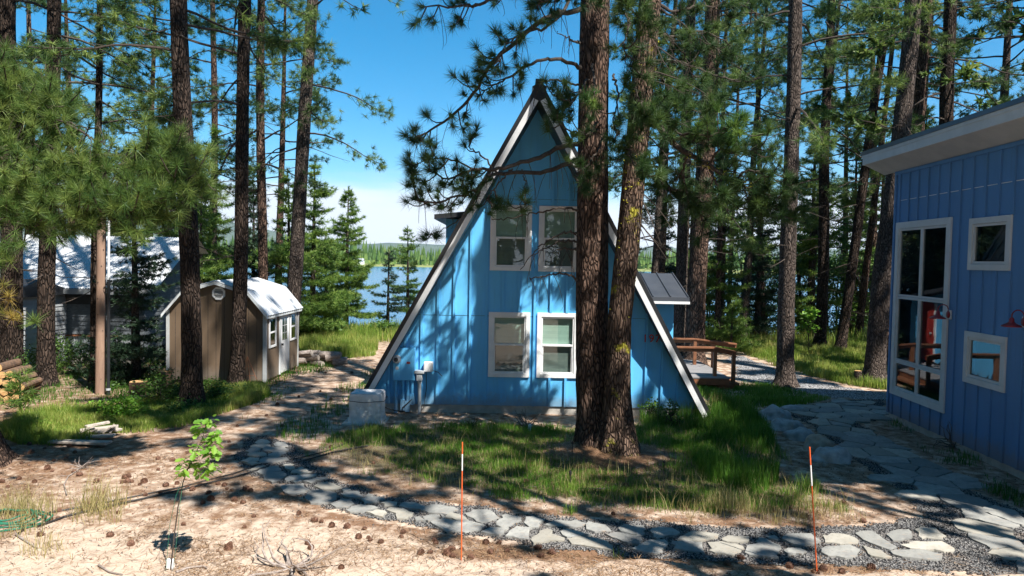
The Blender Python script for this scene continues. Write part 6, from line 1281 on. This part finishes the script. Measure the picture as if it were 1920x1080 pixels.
tpine('thin pine leaning strongly right at the edge of the back meadow', (1574, 662), (1668, 0), 19, h=22, crown=6, nb=26, blen=1.8, seed=118, bark='bark_dark', dead=26, K=11, mat='needle_dark', dead0=1)
rt = random.Random(8)
more = [(1345, 0, 26.5, .12), (1392, 6, 28, .16), (1432, -8, 29.5, .13), (1510, 10, 30, .12), (1610, 12, 28.5, .15), (1232, 4, 27.5, .16), (1215, 8, 24, .14), (1640, -6, 32, .18), (1700, 5, 27, .2), (1850, 4, 24, .2), (1915, 0, 21.5, .22), (1365, 2, 31, .11), (1460, 5, 33, .12), (1585, -4, 33, .14)]
dirs = ['slim pine in the wood right of the cabin, behind the deck', 'dark pine in the wood between the deck and the lone grey pine', 'thin pine in the wood left of the lone grey pine', 'thin pine right of the lone grey pine near the lake', 'slim pine in the wood behind the leaning thin one', 'pine half hidden behind the right slope of the cabin', 'pine seen just above the dark dormer roof right of the cabin', 'pine by the lake behind the big leaning trunks', 'pine behind the roof corner of the dark blue house', 'pine crown behind the dark blue house roof near the right edge', 'dark pine crown at the top right corner above the blue roof', 'thinnest pine of the wood behind the deck', 'thin far pine in the wood beside the lone grey pine', 'far pine by the lake between the meadow trees']
for i, (px, dx, y, r_) in enumerate(more):
    b = P(px, 600, y); z = hz1(b.x, y); pine(dirs[i], (b.x, y, z), (b.x+dx*.1, y, z+15), h=rt.uniform(15, 20), r=r_, crown=rt.uniform(3.2, 5.5) if px < 1700 else 6.5, nb=38, blen=rt.uniform(1.8, 2.5), seed=200+i, K=11, nw=.017, dead=12, mat=rt.choice(['needle', 'needle_dark', 'needle']), bark=rt.choice(['bark', 'bark_grey']), dist=y, dead0=1)
more = [(-30, 3, 25, .2, 'pine behind the grey house at the far left edge'), (60, 0, 27, .18, 'pine behind the grey house between the two dark trunks'), (140, -3, 28, .18, 'pine behind the pale roof left of the brown pole'), (275, 4, 27, .15, 'pine behind the right end of the grey house roof'), (400, 0, 27, .16, 'pine far behind the shed between the two dark trunks'), (520, 3, 28, .16, 'pine by the lake just left of the pale leaning trunk')]
for i, (px, dx, y, r_, lb) in enumerate(more): b = P(px, 600, y); z = hz1(b.x, y); pine(lb, (b.x, y, z), (b.x+dx*.1, y, z+15), h=rt.uniform(13, 19), r=r_, crown=rt.uniform(4, 6), nb=36, blen=2.1, seed=240+i, K=11, nw=.017, dead=8, mat=rt.choice(['needle', 'needle_dark']), dist=y)
# conifers with needles to the ground
def con(label, bpx, Y, topy, rad_, seed, **kw):
    b = P(bpx, 600, Y); z = hz1(b.x, Y)-.05; h = P(bpx, topy, Y).z-z; return conifer(label, (b.x, Y, z), h, rad_, seed, **kw)
con('dark spruce between the mast and the tan shed', 255, 17.3, 296, 1.25, 301, mat='spruce', name='spruce_tree', K=8, nl=.10, up=-.1, start=.25, step=.26)
con('tall young conifer against the lake, left of the cabin', 648, 30, 352, 1.75, 302, gaps=.05, start=.9, nw=.02, K=10, nl=.15)
con('small dark conifer against the lake nearest the cabin roof', 765, 33, 425, 1.25, 303, gaps=.2, mat='fir', start=1.4, nw=.02)
con('slim dark conifer at the water between two green ones', 727, 31, 466, .95, 304, mat='spruce', gaps=.15, start=.8, nw=.02, nl=.12)
con('broad fir right of the pale leaning trunk', 585, 27.5, 300, 2.1, 305, gaps=.05, start=.6, nw=.022, nl=.16); con('bushy fir just behind the shed roof', 545, 26, 330, 1.7, 306, start=.8, nw=.022, nl=.16)
con('fir between the two dark trunks above the shed', 400, 26.5, 235, 1.6, 307, start=1, nw=.022, nl=.16, gaps=.1); con('lower fir left of the shed roof', 375, 24.5, 330, 1.3, 308, start=.8, nw=.02, nl=.15)
con('fir rising behind the right end of the grey roof', 318, 27, 300, 1.3, 309, start=.8, nw=.022, nl=.15); con('small fir behind the grey roof right of the mast', 225, 28, 330, 1.5, 310, nw=.022, nl=.16); con('bushy fir above the firewood pile', 612, 28.5, 440, 1.3, 311, nw=.022, nl=.15, mat='fir'); con('fir behind the slim reddish trunk', 475, 28, 345, 1.8, 312, nw=.022, nl=.16, mat='spruce')
for i, (px, Y, ty, rr_, mt, lb) in enumerate(((1350, 27, 250, 1.5, 'fir', 'fir in the wood behind the deck end post'), (1420, 29, 330, 1.6, 'spruce', 'dark fir in the wood left of the lone grey pine'), (1520, 30, 210, 1.7, 'fir', 'tall fir right of the lone grey pine'), (1600, 31, 240, 1.5, 'fir', 'fir behind the leaning thin pine'), (1650, 33, 230, 1.8, 'fir', 'fir behind the two big leaning trunks'), (1240, 31, 400, 1.6, 'spruce', 'dark fir above the dormer roof right of the cabin'), (1730, 29, 200, 1.8, 'fir', 'fir peeking above the blue roof corner'), (1290, 30, 330, 1.5, 'fir', 'fir between the two trunks behind the deck'))): con(lb, px, Y, ty, rr_, 320+i, mat=mt, nw=.024, nl=.17, gaps=.12, start=.6, step=.4)
con('low bushy young pine in the wood behind the deck, left of the lone grey pine', 1372, 25, 560, .9, 340, nw=.016, nl=.17, K=10, start=.2, name='young_pine')
for i, (x, y, h_) in enumerate(((.3, 25.5, 8.0), (1.7, 25, 7.4), (2.7, 26.5, 5.2), (-.6, 27, 6.0), (3.6, 25.5, 4.2), (1.0, 27.5, 8.2))): conifer('unseen fir behind the blue A-frame cabin, added to darken window reflections', (x, y, -.05), h_, 1.9, 360+i, nw=.03, nl=.2, start=.2, step=.3, mat='spruce', group='firs hidden behind the cabin')  # firs out of view, added to darken what the house windows reflect
# leafy understorey
def bl(label, px, Y, topy, rad_, n, seed, **kw): b = P(px, 600, Y); z = hz1(b.x, Y); return broadleaf(label, (b.x, Y, z), P(px, topy, Y).z-z, rad_, n, seed, **kw)
for i, (px, Y, ty, rr_, lb) in enumerate(((1335, 29.5, 500, 1.0, 'leafy bush by the lake right behind the deck'), (1385, 31, 440, 1.3, 'leafy tree by the lake behind the deck end post'), (1440, 30.5, 480, 1.1, 'leafy tree by the lake just left of the lone grey pine'), (1505, 31, 420, 1.3, 'leafy tree by the lake just right of the lone grey pine'), (1555, 31.5, 450, 1.2, 'leafy tree by the lake behind the straight dark pine'), (1600, 30.5, 430, 1.3, 'leafy tree by the lake behind the thin leaning pine'), (1645, 32, 470, 1.2, 'leafy tree by the lake beside the big leaning trunks'), (1480, 34, 380, 1.6, 'taller leafy tree over the water behind the lone grey pine'), (1570, 35, 360, 1.7, 'taller leafy tree over the water right of the dark pine'), (1410, 35, 400, 1.6, 'taller leafy tree over the water left of the lone grey pine'))): bl(lb, px, Y, ty, rr_, 2600, 400+i, group='leafy trees along the lake', stem=.06, size=.13)
bl('small bright green staked tree in the back meadow', 1519, 24.5, 582, .42, 420, 421, mat='leaf_bright', name='young_tree', stem=.018, low=.55, size=.13, clumps=12)
for i, (px, Y, ty, rr_, n, mt, lb) in enumerate(((105, 19, 640, .9, 2200, 'leaf', 'green bush at the foot of the grey house left of the brown pole'), (150, 18.2, 655, .7, 1600, 'leaf', 'sunlit bush between the dark pine and the brown pole'), (45, 17.5, 660, .8, 1800, 'leaf', 'dark bush behind the log pile'), (230, 13.6, 730, .55, 1500, 'leaf_bright', 'bright weedy bush behind the weathered boards'), (175, 14.3, 745, .45, 900, 'leaf_bright', 'bright low bush left of the weathered boards'), (60, 12.2, 775, .35, 700, 'leaf_bright', 'small bright bush at the left end of the sunny weeds'),
    (300, 15.2, 690, .8, 2000, 'leaf', 'dark bush before the left corner of the shed'), (400, 15.6, 700, .7, 1500, 'leaf', 'dark low bush in front of the shed between the trunks'), (470, 16.2, 705, .4, 600, 'leaf', 'dark low bush at the right corner of the shed'), (205, 16.5, 700, .5, 900, 'leaf', 'small bush right of the brown pole'), (620, 27.5, 600, .8, 1500, 'leaf', 'leafy bush at the lake behind the firewood'), (715, 28.5, 605, .6, 1000, 'leaf', 'leafy bush at the lake beside the cabin roof foot'), (690, 28, 620, .5, 700, 'leaf_bright', 'pale flowering bush on the grassy bank'),
    (1100, 0, 0, 0, 0, '', ''), (1225, 13.9, 750, .25, 260, 'leaf', 'weed with white flower heads at the cabin wall under the house number'), (1265, 13.6, 752, .2, 200, 'leaf', 'tall weed near the right foot of the cabin'), (350, 14.2, 742, .6, 1500, 'leaf', 'dark bush in the shaded weeds behind the sapling'))):
    if n: bl(lb, px, Y, ty+(18 if Y < 17 and px < 520 else 0), rr_*(.75 if px < 520 else 1), int(n*(.7 if px < 520 else 1)), 440+i, mat=mt, name='bush', cat='bush', stem=.02, size=.07 if Y < 20 else .12, low=.05)
m = MB(); rf2 = np.random.default_rng(6)
g = GT(37, 760); con('tiny young pine by the log pile', 37, 13.4, 700, .28, 460, nl=.14, nw=.010, K=8, start=.35, name='young_pine', step=.18)

# trees standing outside the view whose shade falls into it
pine('pine just outside the view on the right before the blue house', (4.75, 4.6, 0), None, h=31, r=.10, crown=7.6, nb=115, blen=2.9, seed=501, K=20, nw=.05, dead=3, dist=4)
pine('tall pine beside the camera whose crown shades the path toward the shed', (4.2, 4.3, 0), None, h=24, r=.09, crown=12.5, nb=72, blen=2.3, seed=502, K=20, nw=.05, dead=0, dist=4)
pine('wide pine outside the view at the near end of the blue house', (10.5, 6.9, 0), None, h=13.5, r=.22, crown=8.5, nb=70, blen=2.4, seed=503, K=15, nw=.045, dead=0, dist=4)
for i, (x, y, c0_, h_, b_) in enumerate(((9.2, 4.5, 9.5, 13.6, 2.4), (12.5, 22, 7, 24, 2.6))):
    pine(['second pine outside the view at the near end of the blue house', 'pine behind the dark blue house'][i], (x, y, 0), None, h=h_, r=.12, crown=c0_, nb=70, blen=b_, seed=510+i, K=15, nw=.045, dead=0, dist=4)

# out-of-view wood added round the clearing to block sky light (seen in window reflections)
wp0 = [pine('dense pine out of view behind the camera, added to block sky light', (-14, -12, 0), None, h=h_, r=.2, crown=2.0, nb=90, blen=3.6, seed=600+i, K=12, nw=.09, dead=0, dist=2, nl=.3, group='pines added behind the camera to block sky light') for i, h_ in enumerate((19, 22))]
ring = [(-14, -12), (-20, -6), (-9, -16), (-3, -19), (4, -20), (11, -19), (18, -16), (24, -10), (27, -3), (22, 6), (24, 14), (-24, 2), (-22, 9), (-26, 16), (-17, -20), (-6, -26), (8, -27), (20, -25), (31, -14), (-30, -4), (-14, 1), (-11, -7), (-5, -11), (21, 24), (-24, 24), (18, -7), (-11, 3), (-12.5, 7), (-7.5, -1), (-6, -5), (-2, -7.5), (-17, 4), (-16, 9), (-10, -13), (17.5, 3), (19, 10), (1.5, -14), (-19, 14)]
for i, (x, y) in enumerate(ring):
    o = wp0[i] if i < 2 else copy_tree(wp0[i % 2]); o.location = (x, y, 0); o.rotation_euler = (0, 0, i*1.3)

# ------------------------------------------------------------------ far shore
def farforest():
    r = np.random.default_rng(3); mb = MB(); n = 2600; x = r.uniform(-620, 620, n); y = 505+r.random(n)**1.5*330; cl = vnoise(x, 0*x, .012, 3)
    h = (10+9*r.random(n))*(.75+.5*cl); rr = h*.13*r.uniform(.8, 1.3, n); z = hz(x, y)-.3; K = 7; V = []; Fs = []; ats = []; base = 0
    for t0, t1, k in ((.05, .5, 1.), (.28, .78, .78), (.55, 1, .5)):
        a = r.uniform(0, 6.28, (n, 1))+np.arange(K)[None]/K*6.283; q = rr[:, None]*k*r.uniform(.65, 1.25, (n, K))
        ring = np.stack([x[:, None]+q*np.cos(a), y[:, None]+q*np.sin(a), (z+h*t0)[:, None]+r.normal(0, .25, (n, K))], -1); top = np.stack([x, y, z+h*t1], -1)[:, None]
        vv = np.concatenate([ring, top], 1).reshape(-1, 3); i = np.arange(n)[:, None, None]*(K+1); k0 = np.arange(K)[None, :, None]
        f = np.concatenate([i+k0, i+(k0+1) % K, i+K+0*k0], 2).reshape(-1, 3); mb.add(vv, f, np.repeat(np.clip(.45+.25*r.normal(size=n), 0, 1), K+1))
    tag(mb.build('far_forest', MT['fir'], attr=True), kind='stuff')
farforest()
q = P(673, 497, 492); fh = empty('lakeside_house', (q.x, 492, hz1(q.x, 492)), 'tiny white house on the far shore of the lake', 'house'); z = hz1(q.x, 492)
m = MB(); m.box(q.x-3.2, q.x+3.2, 489, 495, z-.3, z+2.6); m.build('wall', MT['white'], fh); m = MB(); m.prism([(q.x-3.8, 488.6, z+2.6), (q.x+3.8, 488.6, z+2.6), (q.x+3.3, 492, z+4.2), (q.x-3.3, 492, z+4.2)], (0, .3, 0)); m.prism([(q.x-3.8, 495.4, z+2.6), (q.x+3.8, 495.4, z+2.6), (q.x+3.3, 492.3, z+4.2), (q.x-3.3, 492.3, z+4.2)], (0, -.1, 0)); m.build('roof', MT['corr_w'], fh)

hzm = MB(); hzm.box(-6900, 6900, -1500, 8200, -9, 620); m_, t_, o_ = newmat('thin_air'); pv = t_.nodes.new('ShaderNodeVolumePrincipled'); pv.inputs['Density'].default_value = 6e-5; pv.inputs['Color'].default_value = (.80, .88, 1, 1); pv.inputs['Anisotropy'].default_value = .2
t_.links.new(pv.outputs[0], o_.inputs['Volume']); tag(hzm.build('haze', m_), kind='stuff')
for o in bpy.data.objects:
    if '_wl' in o: del o['_wl']
